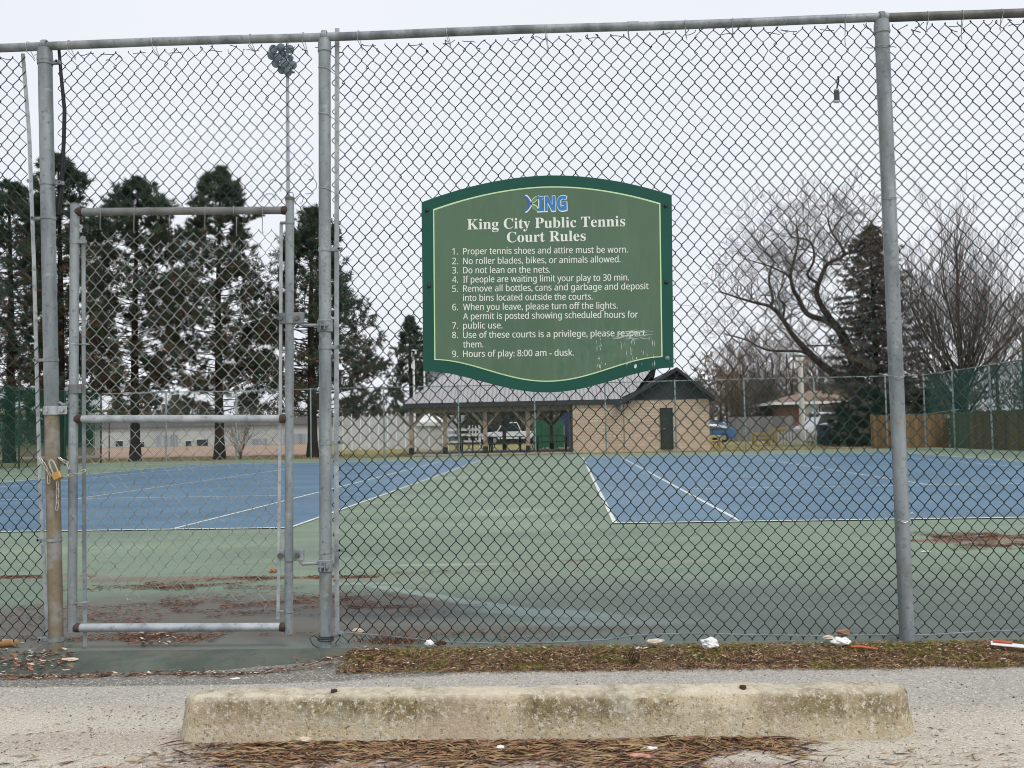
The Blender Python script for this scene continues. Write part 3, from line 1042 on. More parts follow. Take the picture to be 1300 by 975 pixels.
# hinges
for (py, pyp, hh) in ((404, 413, .062), (705, 716, .060)):
    h = gband(sr, 368 if py < 500 else 367, py, 355, 386, hh * .9, M['steel'], .0255, 'hinge')
    b = MB(); b.smooth = True
    q = at(357, py, GY) + Vector((0, -.012, 0))
    b.tube([q, q + Vector((0, -.012, 0))], .014, 10)
    b.build('bolt_head', M['rail_dark'], h)
    b = MB(); b.smooth = True
    q = at(378, py, GY) + Vector((0, -.010, 0))
    b.tube([q, q + Vector((0, -.010, 0))], [.014, .011], 10)
    b.build('bolt_head', M['rail_dark'], h)
    b = MB(); b.smooth = True
    b.tube([at(381, py - 3, GY), at(382, pyp - 2, GY), at(384, pyp, GY), at(404, pyp - (0 if py < 500 else 1), GY)], .0085, 10)
    b.build('hinge_pin', M['steel'], h)
    ax, r = POSTS['m']
    p = on_post(ax, py + (10 if py < 500 else 13))
    b = MB(); b.smooth = True
    n = 20
    H = .062
    prof = [(-H / 2, .003), (-H / 2 + .004, .008), (H / 2 - .004, .008), (H / 2, .003)]
    vsx = [p + Vector(((r + e) * cos(2 * pi * k / n), (r + e) * sin(2 * pi * k / n), z)) for z, e in prof for k in range(n)]
    b.add(vsx, [(i * n + k, i * n + (k + 1) % n, (i + 1) * n + (k + 1) % n, (i + 1) * n + k) for i in range(3) for k in range(n)])
    for dx in (-.010, .010):
        b.box(p + Vector((dx, -r - .018, 0)), (.006, .03, .05), bev=.003)
    b.tube([p + Vector((-.024, -r - .02, 0)), p + Vector((.03, -r - .02, 0))], .007, 8)
    b.tube([p + Vector((.016, -r - .02, 0)), p + Vector((.026, -r - .02, 0))], .012, 6)
    b.build('hinge_clamp', M['steel'], pm)
# latch: fork on the gate, collar with plate on the post
lb = gband(sl, 94, 494, 85, 104, .044, M['rail_rusty'], .0255, 'latch_clamp')
b = MB(); b.smooth = True
b.tube([at(89, 500, GY), at(89, 508, GY), at(86, 513, GY), at(80, 514, GY), at(75, 511, GY)], .0085, 8)
b.tube([at(87, 494, GY) + Vector((0, -.01, 0)), at(87, 494, GY) + Vector((0, -.022, 0))], .011, 8)
b.build('latch_fork', M['steel'], lb)
ax, r = POSTS['l']
p = on_post(ax, 521)
b = MB(); b.smooth = True
n = 24
vsx = [p + Vector(((r + .005) * cos(2 * pi * k / n), (r + .005) * sin(2 * pi * k / n), z)) for z in (-.022, .022) for k in range(n)]
b.add(vsx, [(k, (k + 1) % n, n + (k + 1) % n, n + k) for k in range(n)])
b.box(p + Vector((r + .026, -.012, 0)), (.048, .006, .044), bev=.003)
b.tube([p + Vector((r + .028, -.014, 0)), p + Vector((r + .028, -.024, 0))], .010, 6)
b.box(p + Vector((-.002, -r - .010, .002)), (.010, .012, .03), bev=.003)
b.build('latch_collar', M['steel_pale'], pl)
# gate mesh
def g_low(x):
    f = (x - at(107, 760, GY).x) / (at(355, 760, GY).x - at(107, 760, GY).x)
    return at(200, 752, GY).z - .02 * f - .03 * max(0, f - .75) * 4 + .02 * sin(f * 21) + .012 * sin(f * 47)
def g_high(x):
    return at(230, 294, GY).z + .02 * sin(x * 17)
def g_drop(i, pts, rnd):
    if rnd.random() < .5:
        k = rnd.randint(0, 5)
        if k: pts = pts[:-k] if False else pts[k:]
    q = pts[0]
    pts = [(q[0] + rnd.uniform(.015, .035), q[1] - .005, q[2] - rnd.uniform(0, .012)), (q[0] + rnd.uniform(.004, .015), q[1] - .003, q[2] - rnd.uniform(.006, .014))] + pts
    return pts
b = MB(); b.smooth = True
chain_link(b, at(104, 500, GY).x, at(357, 500, GY).x, g_low, g_high, GY + .016, p=.0665, h=.0760, seed=21, warp=.012, drop=g_drop, r=.00185, slant=.004)
b.build('chain_link_mesh', M['wire_zinc'], gate)
for px, py0, py1 in ((127, 262, 292), (170, 262, 296), (215, 274, 290), (260, 262, 292), (296, 262, 275), (300, 276, 300), (333, 262, 296), (336, 770, 800)):
    b = MB(); b.smooth = True
    A, B = at(px, py0, GY - .023), at(px, py1, GY + .012)
    b.tube([A + Vector((0, .03, .002)), A + Vector((0, .006, .004)), A + Vector((0, 0, -.008)), A + Vector((.001, 0, -.03)), A.lerp(B, .7), B, B + Vector((.01, -.004, .006))], .0021, 5)
    b.build('tie_wire', M['wire_zinc'], gate)
for k in range(20):                     # weave of the mesh over the side bars
    pass

# ------------------------------------------------------------------ padlock and chain
def link(mb, c, d, side, L=.030, W=.017, r=.0030):
    d = Vector(d).normalized()
    s_ = Vector(side)
    s_ = (s_ - d * s_.dot(d)).normalized()
    pts = []
    hl, hw = L / 2 - W / 2, W / 2 - r
    for k in range(8):
        a = -pi / 2 + pi * k / 7
        pts.append(Vector(c) + d * (hl + hw * cos(a)) + s_ * hw * sin(a))
    for k in range(8):
        a = pi / 2 + pi * k / 7
        pts.append(Vector(c) + d * (-hl + hw * cos(a)) + s_ * hw * sin(a))
    mb.tube(pts, r, 6, False, 0, True)
chain = thing('security_chain', 'short bright steel chain looped round the gate pipe and the leftmost post', 'chain', at(75, 600, FENCE_Y - .045))
CY = FENCE_Y - .045
path = [(50, 585), (56, 594), (62, 604), (66, 612), (62, 620)]
segs = [((108, 597), (102, 600)), ((101, 601), (94, 602)), ((94, 602), (87, 604)), ((87, 604), (80, 606)), ((80, 606), (74, 606)),
        ((50, 580), (55, 589)), ((55, 588), (60, 597)), ((60, 596), (64, 604)), ((62, 602), (62, 613)),
        ((73, 612), (73, 622)), ((73, 621), (73, 631)), ((73, 630), (72.5, 640)), ((73, 639), (72, 647)),
        ((75, 581), (81, 586)), ((80, 585), (86, 588)), ((86, 588), (88, 595))]
for i, (a, c) in enumerate(segs):
    dpt = CY if i < 13 else CY + .03
    A, B = at(a[0], a[1], dpt), at(c[0], c[1], dpt)
    d = B - A
    b = MB(); b.smooth = True
    link(b, (A + B) / 2, d, (1, 0, .2) if i % 2 == 0 else (.25, 1, .1), L=d.length + .013, W=.017, r=.0027)
    b.build('chain_link', M['chain'], chain)
pad = thing('padlock', 'small worn brass padlock with a long steel shackle hanging on the chain', 'padlock', at(72, 603, CY - .02))
p = at(72.5, 604, CY - .02)
b = MB(); b.smooth = True
R = Matrix.Rotation(radians(-24), 3, 'Y')
b.box(p, (.044, .022, .038), ry=radians(-24), bev=.005)
b.build('lock_body', M['brass'], pad)
b = MB(); b.smooth = True
pts = []
for dx, dz in ((-.013, .015), (-.013, .05), (-.012, .072), (-.007, .082), (0, .085), (.007, .082), (.012, .072), (.013, .05), (.013, .015)):
    pts.append(p + R @ Vector((dx, 0, dz)))
b.tube(pts, .0040, 8)
b.build('shackle', M['chain'], pad)

# small lock hanging high on the mesh
hl = thing('hanging_lock', 'tiny dark padlock on a navy strap hanging high on the mesh near the right post', 'padlock', at(1062, 131, MY - .02))
b = MB(); b.smooth = True
b.tube([at(1064, 97, MY - .012), at(1064.5, 103, MY - .014), at(1063, 109, MY - .016), at(1062, 114, MY - .016)], [.0045, .005, .004, .0035], 8)
b.build('strap', M['black_rubber'], hl)
b = MB(); b.smooth = True
b.box(at(1062.3, 122, MY - .018), (.026, .014, .058), bev=.004)
b.build('lock_body', mat('dark lock body', S(70, 70, 70), S(52, 54, 54), 60, .5), hl)
b = MB(); b.smooth = True
b.box(at(1061.8, 114, MY - .018), (.022, .012, .008), bev=.002)
b.box(at(1062, 129, MY - .022), (.027, .015, .010), bev=.002)
b.build('lock_band', M['steel_pale'], hl)

# ------------------------------------------------------------------ the sign
SY = FENCE_Y + .026
sc_ = at(695, 361, SY)
sign = thing('rules_sign', 'big green metal sign with white rules lettering, bolted to the fence mesh', 'sign', (sc_.x, SY, sc_.z))
def sp(px, py, y=SY):
    q = at(px, py, SY)
    return (q.x, q.z)
def zpx(zx, zy):
    return 520 + zx / 3.2514, 210 + zy / 3.2514
def sign_outline(tl, tr, br, bl_, ta, ba, n=40):
    """corners and the two apexes in zoomed pixels: a bowed top and a bell-shaped bottom"""
    o = []
    for i in range(n + 1):                      # bottom, left to right
        t_ = i / n
        x = bl_[0] + (br[0] - bl_[0]) * t_
        base = bl_[1] + (br[1] - bl_[1]) * t_
        s_ = 2 * t_ - 1
        dy = (ba[1] - (bl_[1] + br[1]) / 2) * (.5 + .5 * cos(pi * s_)) ** .9
        o.append(sp(*zpx(x, base + dy)))
    for i in range(n + 1):                      # top, right to left
        t_ = 1 - i / n
        x = tl[0] + (tr[0] - tl[0]) * t_
        base = tl[1] + (tr[1] - tl[1]) * t_
        s_ = 2 * t_ - 1
        dy = (ta[1] - (tl[1] + tr[1]) / 2) * (1 - abs(s_) ** 1.9)
        o.append(sp(*zpx(x, base + dy)))
    return o
outer = sign_outline((49, 152), (1082, 122), (1090, 834), (56, 848), (590, 41), (575, 937))
border = sign_outline((97, 181), (1035, 156), (1044, 791), (102, 803), (565, 87), (575, 893))
inner = sign_outline((102, 186), (1030, 161), (1039, 787), (107, 799), (565, 92), (575, 888))
b = MB()
b.prism(outer, SY + .0045, SY)
bd = b.build('board', M['sign_frame'], sign)
bv = bd.modifiers.new('bevel', 'BEVEL'); bv.width = .0015; bv.segments = 2; bv.limit_method = 'ANGLE'
b = MB(); b.prism(border, SY - .0002, SY - .0012); b.build('border_line', M['pale_print'], sign)
b = MB(); b.prism(inner, SY - .0014, SY - .0020); b.build('face', M['sign_panel'], sign)
TY = SY - .0028
dg = None
def serif(s_): return ''.join(chr(0x1D400 + ord(c) - 65) if 'A' <= c <= 'Z' else chr(0x1D41A + ord(c) - 97) if 'a' <= c <= 'z' else c for c in s_)
def sans(s_): return ''.join(chr(0x1D5A0 + ord(c) - 65) if 'A' <= c <= 'Z' else chr(0x1D5BA + ord(c) - 97) if 'a' <= c <= 'z' else chr(0x1D7E2 + ord(c) - 48) if '0' <= c <= '9' else c for c in s_)
def sansb(s_): return ''.join(chr(0x1D5D4 + ord(c) - 65) if 'A' <= c <= 'Z' else c for c in s_)
def text_geo(s_, offset=0.0):
    c = bpy.data.curves.new('lettering', 'FONT')
    c.body = s_
    c.size = 1
    c.offset = offset
    c.resolution_u = 8
    o = bpy.data.objects.new('lettering', c)
    COL.objects.link(o)
    d = bpy.context.evaluated_depsgraph_get()
    me = bpy.data.meshes.new_from_object(o.evaluated_get(d))
    vv = [(q.co.x, q.co.y) for q in me.vertices]
    ff = [tuple(p.vertices) for p in me.polygons]
    bpy.data.objects.remove(o)
    bpy.data.curves.remove(c)
    bpy.data.meshes.remove(me)
    return vv, ff
def put_text(mb, s_, a, c, capz, offset=0.0, y=None, caps=.70):
    """lay one line of lettering from zoomed pixel a to zoomed pixel c along its baseline; capz: capital height in zoomed pixels"""
    vv, ff = text_geo(s_, offset)
    xa = min(q[0] for q in vv); xb = max(q[0] for q in vv)
    A, B = sp(*zpx(*a)), sp(*zpx(*c))
    L = sqrt((B[0] - A[0]) ** 2 + (B[1] - A[1]) ** 2)
    ux, uz = (B[0] - A[0]) / L, (B[1] - A[1]) / L
    hz = sp(*zpx(a[0], a[1] - capz))[1] - A[1]
    sx, sy = L / (xb - xa), hz / caps
    mb.add([(A[0] + (q[0] - xa) * sx * ux - q[1] * sy * uz, TY if y is None else y, A[1] + (q[0] - xa) * sx * uz + q[1] * sy * ux) for q in vv], ff)
b = MB()
put_text(b, serif("King City Public Tennis"), (238, 265), (890, 251), 41, 0.0, caps=.66)
put_text(b, serif("Court Rules"), (402, 318), (727, 311), 41, 0.0, caps=.66)
b.build('title_lettering', M['white_print'], sign)
RULES = [("1.", "Proper tennis shoes and attire must be worn.", 900, 368, 360), ("2.", "No roller blades, bikes, or animals allowed.", 870, 408, 400),
         ("3.", "Do not lean on the nets.", 580, 446, 443), ("4.", "If people are waiting limit your play to 30 min.", 905, 484, 475),
         ("5.", "Remove all bottles, cans and garbage and deposit", 986, 522, 511), ("", "into bins located outside the courts.", 755, 560, 554),
         ("6.", "When you leave, please turn off the lights.", 858, 598, 591), ("", "A permit is posted showing scheduled hours for", 942, 636, 628),
         ("7.", "public use.", 383, 674, 673), ("8.", "Use of these courts is a privilege, please respect", 972, 713, 704),
         ("", "them.", 304, 752, 751), ("9.", "Hours of play: 8:00 am - dusk.", 677, 791, 785)]
for num, s_, xe, ya, yb in RULES:
    b = MB()
    if num:
        bn_ = MB()
        put_text(bn_, sans(num), (176, ya + .5), (200, ya), 26.5, 0.0, caps=.72)
        bn_.build('rule_number', M['white_print'], sign)
    put_text(b, sans(s_), (221, ya), (xe, yb), 26.5, 0.0, caps=.72)
    n0_, f0_ = len(b.v), list(b.f)              # printed slightly bold
    b.v += [(q[0] + .0007, q[1] - .0002, q[2]) for q in b.v[:n0_]]
    b.f += [tuple(i + n0_ for i in f) for f in f0_]; b.mi += [0] * len(f0_)
    b.build('rule_lettering', M['white_print'], sign)
# emblem: an arc and two leaves for the K, then ING
lg = MB()
def logo_poly(mb, pts, y):
    P = [sp(*zpx(px, py)) for px, py in pts]
    mb.add([(q[0], y, q[1]) for q in P], [tuple(range(len(P)))])
def crescent(xtip, ytop, ybot, bulge_out, bulge_in, n=12):
    o = []
    for i in range(n + 1):
        t_ = i / n
        o.append((xtip + bulge_out * sin(pi * t_), ytop + (ybot - ytop) * t_))
    for i in range(n + 1):
        t_ = 1 - i / n
        o.append((xtip - 9 + bulge_in * sin(pi * t_) + 0, ytop + (ybot - ytop) * t_))
    return o
def leaf(a, c, w1, w2, n=12):
    ax_, ay = a; bx, by = c
    dx, dy = bx - ax_, by - ay
    L = sqrt(dx * dx + dy * dy); nx_, ny_ = -dy / L, dx / L
    o = []
    for i in range(n + 1):
        t_ = i / n
        o.append((ax_ + dx * t_ + nx_ * w1 * sin(pi * t_), ay + dy * t_ + ny_ * w1 * sin(pi * t_)))
    for i in range(1, n):
        t_ = 1 - i / n
        o.append((ax_ + dx * t_ - nx_ * w2 * sin(pi * t_), ay + dy * t_ - ny_ * w2 * sin(pi * t_)))
    return o
b = MB(); logo_poly(b, crescent(485, 122, 195, 21, 14), TY)
put_text(b, sansb("ING"), (526, 191), (653, 187), 64, .045, caps=.76)
em = b.build('emblem', M['white_print'], sign)
b = MB(); logo_poly(b, crescent(484, 128, 189, 17, 14.5), TY - .0006); b.build('emblem_arc', M['logo_navy'], em)
b = MB(); put_text(b, sansb("ING"), (530, 188), (649, 184.5), 59, .018, TY - .0006, caps=.735); b.build('emblem_letters', M['logo_blue'], em)
b = MB()
logo_poly(b, leaf((500, 159), (534, 124), 9, 9), TY)
logo_poly(b, leaf((500, 158), (536, 190), 8, 10), TY)
b.build('emblem_leaf_edge', M['pale_print'], em)
b = MB()
logo_poly(b, leaf((503, 155), (530, 128), 6.5, 6.5), TY - .0006)
logo_poly(b, leaf((504, 163), (530, 186), 5.5, 7), TY - .0006)
b.build('emblem_leaf', M['logo_green'], em)
# bolts
for zx, zy in ((72, 186), (1057, 167), (80, 498), (1060, 482), (1064, 795)):
    X, Z = sp(*zpx(zx, zy))
    b = MB(); b.smooth = True
    for (ra_, rb_, ya, yb) in ((.011, .011, 0, .002), (.0085, .0078, .002, .006), (.0078, .004, .006, .0085)):
        b.tube([(X, SY - ya, Z), (X, SY - yb, Z)], [ra_, rb_], 14)
    b.build('bolt', M['dark_bolt'] if zy < 700 else M['steel'], sign)
# scratches and drips in the lower right corner of the face
rnd = random.Random(12)
b = MB()
def stroke(mb, a, c, w_):
    A, B = sp(*zpx(*a)), sp(*zpx(*c))
    dx, dz = B[0] - A[0], B[1] - A[1]
    L = sqrt(dx * dx + dz * dz) + 1e-6
    nx_, nz_ = -dz / L * w_ / 2, dx / L * w_ / 2
    mid = ((A[0] + B[0]) / 2 + rnd.uniform(-.003, .003), (A[1] + B[1]) / 2 + rnd.uniform(-.002, .002))
    mb.add([(A[0], TY - .0004, A[1]), (mid[0] - nx_, TY - .0004, mid[1] - nz_), (B[0], TY - .0004, B[1]), (mid[0] + nx_, TY - .0004, mid[1] + nz_)], [(0, 1, 2, 3)])
for k in range(34):
    x = rnd.uniform(815, 925); y = rnd.uniform(686, 714)
    L = rnd.uniform(50, 120)
    stroke(b, (x, y + 6), (min(1020, x + L), y - rnd.uniform(2, 16)), rnd.uniform(.0010, .0032))
for k in range(44):
    x = rnd.choice((rnd.uniform(905, 930), rnd.uniform(1000, 1012), rnd.uniform(765, 790), rnd.uniform(840, 990)))
    y = rnd.uniform(700, 820)
    stroke(b, (x, y), (x + rnd.uniform(-2, 2), y + rnd.uniform(6, 34)), rnd.uniform(.001, .003))
for (x, y, r_) in ((933, 828, 7), (808, 820, 3), (936, 796, 3), (780, 797, 2.5), (918, 720, 4)):
    pts = [(x + r_ * cos(a) * rnd.uniform(.5, 1.2), y + 1.3 * r_ * sin(a) * rnd.uniform(.6, 1.2)) for a in [2 * pi * k / 9 for k in range(9)]]
    logo_poly(b, pts, TY - .0004)
b.build('scratch_marks', mat('pale scratches', S(222, 232, 226), S(176, 198, 188), 60, .6), sign)
# ------------------------------------------------------------------ fences round the courts
GZ = -.07
def fence_run(name, label, pa, pb, h, post_ts, post_mat, post_r=.032, mesh=True, mid=None, screen=None, wire_mat=None, cell=.0905, wr=.0024):
    root = thing(name, label, 'fence', (pa + pb) / 2 * 1)
    d = (pb - pa); d.z = 0
    L = d.length
    d.normalize()
    nrm = Vector((-d.y, d.x, 0))
    z0 = GZ
    b = MB(); b.smooth = True
    b.tube([Vector((pa.x, pa.y, h)) + d * (L * i / 12) + Vector((0, 0, .012 * sin(i * 2.1))) for i in range(13)], .021, 8)
    b.build('top_rail', post_mat, root)
    for t_ in post_ts:
        b = MB(); b.smooth = True
        p = Vector((pa.x, pa.y, 0)) + d * (L * t_)
        b.tube([p + Vector((0, 0, z0)), p + Vector((0, 0, h + .03)), p + Vector((0, 0, h + .05))], [post_r, post_r, post_r * .5], 10)
        b.build('post', post_mat, root)
    if mid:
        b = MB(); b.smooth = True
        for (ta, tb, za, zb) in mid:
            b.tube([Vector((pa.x, pa.y, za)) + d * (L * ta), Vector((pa.x, pa.y, zb)) + d * (L * tb)], .018, 6)
        b.build('middle_rail', post_mat, root)
    if mesh:
        b = MB()
        step = cell
        n0 = int(-(h) / step) - 1
        n1 = int(L / step) + 1
        for sgn in (1, -1):
            for k in range(n0, int((L + h) / step) + 2):
                s0 = k * step
                # line: s = s0 + sgn*(z) -> clipped to the panel
                pts = []
                za, zb = .04, h - .02
                if sgn > 0:
                    sa, sb = s0 - h + za, s0 - h + zb
                else:
                    sa, sb = s0 - za, s0 - zb
                def clip(sx, zx, sy_, zy):
                    if sx < 0:
                        f = (0 - sx) / (sy_ - sx) if sy_ != sx else 2
                        if f > 1: return None
                        return (0, zx + (zy - zx) * f)
                    if sx > L:
                        f = (L - sx) / (sy_ - sx) if sy_ != sx else 2
                        if f > 1: return None
                        return (L, zx + (zy - zx) * f)
                    return (sx, zx)
                A = clip(sa, za, sb, zb); B = clip(sb, zb, sa, za)
                if not A or not B or abs(A[0] - B[0]) < .05:
                    continue
                off = nrm * (.004 * sgn)
                P = Vector((pa.x, pa.y, A[1])) + d * A[0] + off
                Q = Vector((pa.x, pa.y, B[1])) + d * B[0] + off
                b.tube([P, Q], wr, 3, False)
        b.build('chain_link_mesh', wire_mat or M['far_wire'], root)
    if screen:
        for (ta, tb, za, zb, mm) in screen:
            b = MB()
            n = max(4, int((tb - ta) * L / .5))
            for i in range(n + 1):
                t_ = ta + (tb - ta) * i / n
                p = Vector((pa.x, pa.y, 0)) + d * (L * t_) + nrm * (.05 + .02 * sin(i * 1.9))
                b.v += [p + Vector((0, 0, za)), p + Vector((0, 0, (za + zb) / 2)) + nrm * .02 * sin(i), p + Vector((0, 0, zb - .02 * abs(sin(i * 1.57))))]
            for i in range(n):
                a = i * 3
                b.f += [(a, a + 3, a + 4, a + 1), (a + 1, a + 4, a + 5, a + 2)]; b.mi += [0, 0]
            b.build('windscreen', mm, root, True)
    return root
FL, FR = K(U_LEFT, V_FAR), K(U_RIGHT, V_FAR)
def t_of(px):
    lo, hi = 0.0, 1.0
    for _ in range(30):
        mid_ = (lo + hi) / 2
        p = FL.lerp(FR, mid_)
        dd = p - CAM
        if 650 + F * dd.dot(_r) / dd.dot(_f) < px: lo = mid_
        else: hi = mid_
    return lo
FH = 2.98
fence_run('court_fence', 'thin grey chain-link fence along the far end of both courts', FL, FR, FH,
          [0] + [t_of(px) for px in (211, 300, 395, 488, 583, 680, 770, 859, 947, 1036, 1127)] + [1.0], M['far_post'],
          mid=[(t_of(1127), 1.0, 1.38, 1.38)])
sdl = FL - CV * 24
sdr = FR - CV * 24
fence_run('court_fence', 'left side court fence covered in dark green windscreen cloth', FL, sdl, FH, [.0, .12, .25, .37, .5, .62, .75], M['green_post'],
          screen=[(0.005, .95, .05, FH - .03, M['screen'])], mesh=False)
fence_run('court_fence', 'right side court fence with green windscreen cloth above the board fence', FR, sdr, FH, [.12, .25, .37, .5, .62, .75], M['far_post'],
          screen=[(0.005, .95, 1.35, FH - .03, M['screen_right']), (.09, .17, .05, 1.35, M['screen_thin'])], mid=[(0, .14, 1.36, 1.50)], cell=.12)

# ------------------------------------------------------------------ pavilion
PY = 43.0
pav = thing('park_pavilion', 'open picnic pavilion with pale metal roof and a tan block room at its right end', 'pavilion', (up_at(700, PY), PY, GZ))
xl, xc, xr = up_at(512, PY), up_at(790, PY), up_at(906, PY)
xwl, xw, xwr = at(727, 540, PY + .6).x, at(793, 540, PY).x, at(901, 540, PY).x
EZ = at(652, 509.5, PY).z          # eave height
RZ = at(720, 461, PY + 4.2).z      # main ridge
DEP = 8.4
b = MB()                            # main roof: hip at the left, runs into the cross gable at the right
e0, e1 = (xl, PY, EZ), (xc + .35, PY, EZ)
r0, r1 = (at(580, 470, PY + 4.2).x, PY + 4.2, RZ), (xc + 2.2, PY + 4.2, RZ)
f0, f1 = (xl, PY + DEP, EZ), (xc + 2.2, PY + DEP, EZ)
th = .07
b.quad(e0, e1, r1, r0); b.quad(f1, f0, r0, r1); b.tri(f0, e0, r0)
b.build('roof', M['roof_metal'], pav)
b = MB()                            # fascia boards
b.box(((e0[0] + e1[0]) / 2, PY + .02, EZ - .115), (e1[0] - e0[0], .05, .19))
b.box((xl + .02, PY + DEP / 2, EZ - .115), (.05, DEP - .1, .19))
b.build('fascia', M['dark_board'], pav)
b = MB()
b.box(((e0[0] + e1[0]) / 2, PY + DEP / 2, EZ - .16), (e1[0] - e0[0] - .2, DEP - .2, .05))
b.build('ceiling', M['soffit'], pav)
b = MB()                            # beams under the eave
b.box(((xl + xwl) / 2 + .1, PY + .62, EZ - .32), (xwl - xl - .4, .16, .26))
b.build('beam', M['timber'], pav)
b = MB()
b.box(((xl + xwl) / 2 + .1, PY + DEP - .9, EZ - .32), (xwl - xl - .4, .16, .26))
b.build('beam', M['timber'], pav)
# room walls
b = MB()
WT = EZ - .02
yb = PY + .05
b.box(((xwl + xw) / 2, PY + .22, (GZ + EZ - .19) / 2), (xw - xwl, .2, EZ - .19 - GZ))
b.box((xwl + .1, PY + 4.4, (GZ + EZ - .19) / 2), (.2, 7.1, EZ - .19 - GZ))
o = b.build('wall', M['brick'], pav)
b = MB()
b.box(((xw + xwr) / 2, yb + .1, (GZ + WT) / 2), (xwr - xw, .2, WT - GZ))
b.box((xwr - .1, yb + 4.1, (GZ + WT) / 2), (.2, 7.8, WT - GZ))
b.box((xw + .1, yb + .3, (GZ + WT) / 2), (.2, .46, WT - GZ))
b.box(((xw + xwr) / 2, yb + 8.1, (GZ + WT) / 2), (xwr - xw, .2, WT - GZ))
b.build('wall', M['brick'], pav)
# gable end: charcoal boards and a dark overhanging roof
gx = at(858, 468, PY).x
gz = at(856, 466, PY - .35).z
le, re = at(783, 513, PY - .35), at(908, 503.5, PY - .35)
b = MB()
b.prism([(xw - .08, WT - .04), (xwr + .1, WT - .04), (xwr + .1, WT + .10), (gx, gz - .22), (xw - .08, WT + .12)], yb + .12, yb - .03)
b.build('gable', M['dark_board'], pav)
b = MB()
T = .16
for (A, B) in (((le.x, le.z), (gx, gz)), ((gx, gz), (re.x, re.z))):
    v = [(A[0], A[1]), (B[0], B[1]), (B[0], B[1] - T * 1.1), (A[0], A[1] - T)]
    b.prism(v, PY + 8.4, PY - .36)
b.build('gable_roof', M['dark_board'], pav)
b = MB()
b.box((xw - .12, PY - .05, (EZ + GZ) / 2 + EZ * .40), (.09, .08, .35))
b.build('downspout', M['white_paint'], pav)
dx0, dx1 = at(840, 540, PY).x, at(853, 540, PY).x
dz0, dz1 = at(847, 570.5, PY).z, at(847, 519, PY).z
b = MB()
b.box(((dx0 + dx1) / 2, yb - .02, (dz0 + dz1) / 2), (dx1 - dx0, .06, dz1 - dz0))
dr = b.build('door', M['door_dark'], pav)
b = MB()
fw = .05
b.box((dx0 - fw / 2, yb - .03, (dz0 + dz1) / 2 + fw / 2), (fw, .07, dz1 - dz0 + fw))
b.box((dx1 + fw / 2, yb - .03, (dz0 + dz1) / 2 + fw / 2), (fw, .07, dz1 - dz0 + fw))
b.box(((dx0 + dx1) / 2, yb - .03, dz1 + fw / 2), (dx1 - dx0, .07, fw))
b.build('door_frame', M['black_metal'], dr)
b = MB(); b.smooth = True
b.tube([(dx0 + .06, yb - .05, 1.0), (dx0 + .06, yb - .12, 1.0), (dx0 + .16, yb - .12, 1.0)], .016, 6)
b.build('door_handle', M['steel'], dr)
# floor slab
b = MB()
b.box(((xl + xw) / 2 + .2, PY + 4.2, GZ + .02), (xw - xl - .2, DEP - .7, .10))
b.build('floor_slab', mat('pale concrete floor', S(176, 172, 166), S(160, 156, 150), 2, .8), pav)
# posts with Y braces
def pav_post(x, y, braces=True):
    b = MB()
    ph = EZ - .45
    b.box((x, y, (GZ + ph) / 2 + .1), (.19, .19, ph - GZ + .1))
    o = b.build('pavilion_post', M['timber'], pav)
    b = MB()
    b.box((x, y, GZ + .24), (.215, .215, .32))
    b.build('post_shoe', M['black_metal'], o)
    if braces:
        for s_ in (-1, 1):
            b = MB()
            b.box((x + s_ * .36, y, ph - .30), (.13, .12, 1.02), ry=s_ * radians(42))
            b.build('brace', M['timber'], o)
for px in (522, 565, 616, 670):
    pav_post(at(px, 540, PY + .62).x, PY + .62)
for px in (583, 640, 700):
    pav_post(at(px, 540, PY + DEP - .9).x, PY + DEP - .9)
# picnic tables
def picnic():
    r = thing('picnic_table', 'x', 'picnic table', (0, 0, 0), 'picnic tables under the pavilion roof')
    b = MB()
    for k in range(5):
        b.box((0, -.30 + .15 * k, .74), (1.8, .138, .04))
    b.build('table_top', M['table_wood'], r)
    for s_ in (-1, 1):
        b = MB()
        b.box((0, s_ * .66, .44), (1.8, .13, .04)); b.box((0, s_ * .80, .44), (1.8, .13, .04))
        b.build('bench', M['table_wood'], r)
    for s_ in (-1, 1):
        b = MB()
        for q in (-1, 1):
            b.box((s_ * .7, q * .38, .36), (.05, .09, .88), rx=q * radians(-32))
        b.box((s_ * .7, 0, .40), (.05, 1.6, .08)); b.box((s_ * .7, 0, .70), (.05, .7, .07))
        b.build('leg_frame', M['black_metal'], r)
    return r
pt = picnic()
tabs = [(582, 3.0, .06, 'grey green picnic table between the two leftmost pavilion posts'), (604, 5.4, .1, 'grey green picnic table deeper inside the pavilion, beside the white board railing'),
        (642, 2.6, -.04, 'grey green picnic table between the two right pavilion posts'), (700, 3.2, .05, 'grey green picnic table next to the tan block room')]
for i, (px, dy, rz, lab) in enumerate(tabs):
    o = pt if i == 0 else copy_tree(pt)
    o.location = (up_at(px, PY + dy), PY + dy, GZ + .07)
    o.rotation_euler.z = rz
    o['label'] = lab
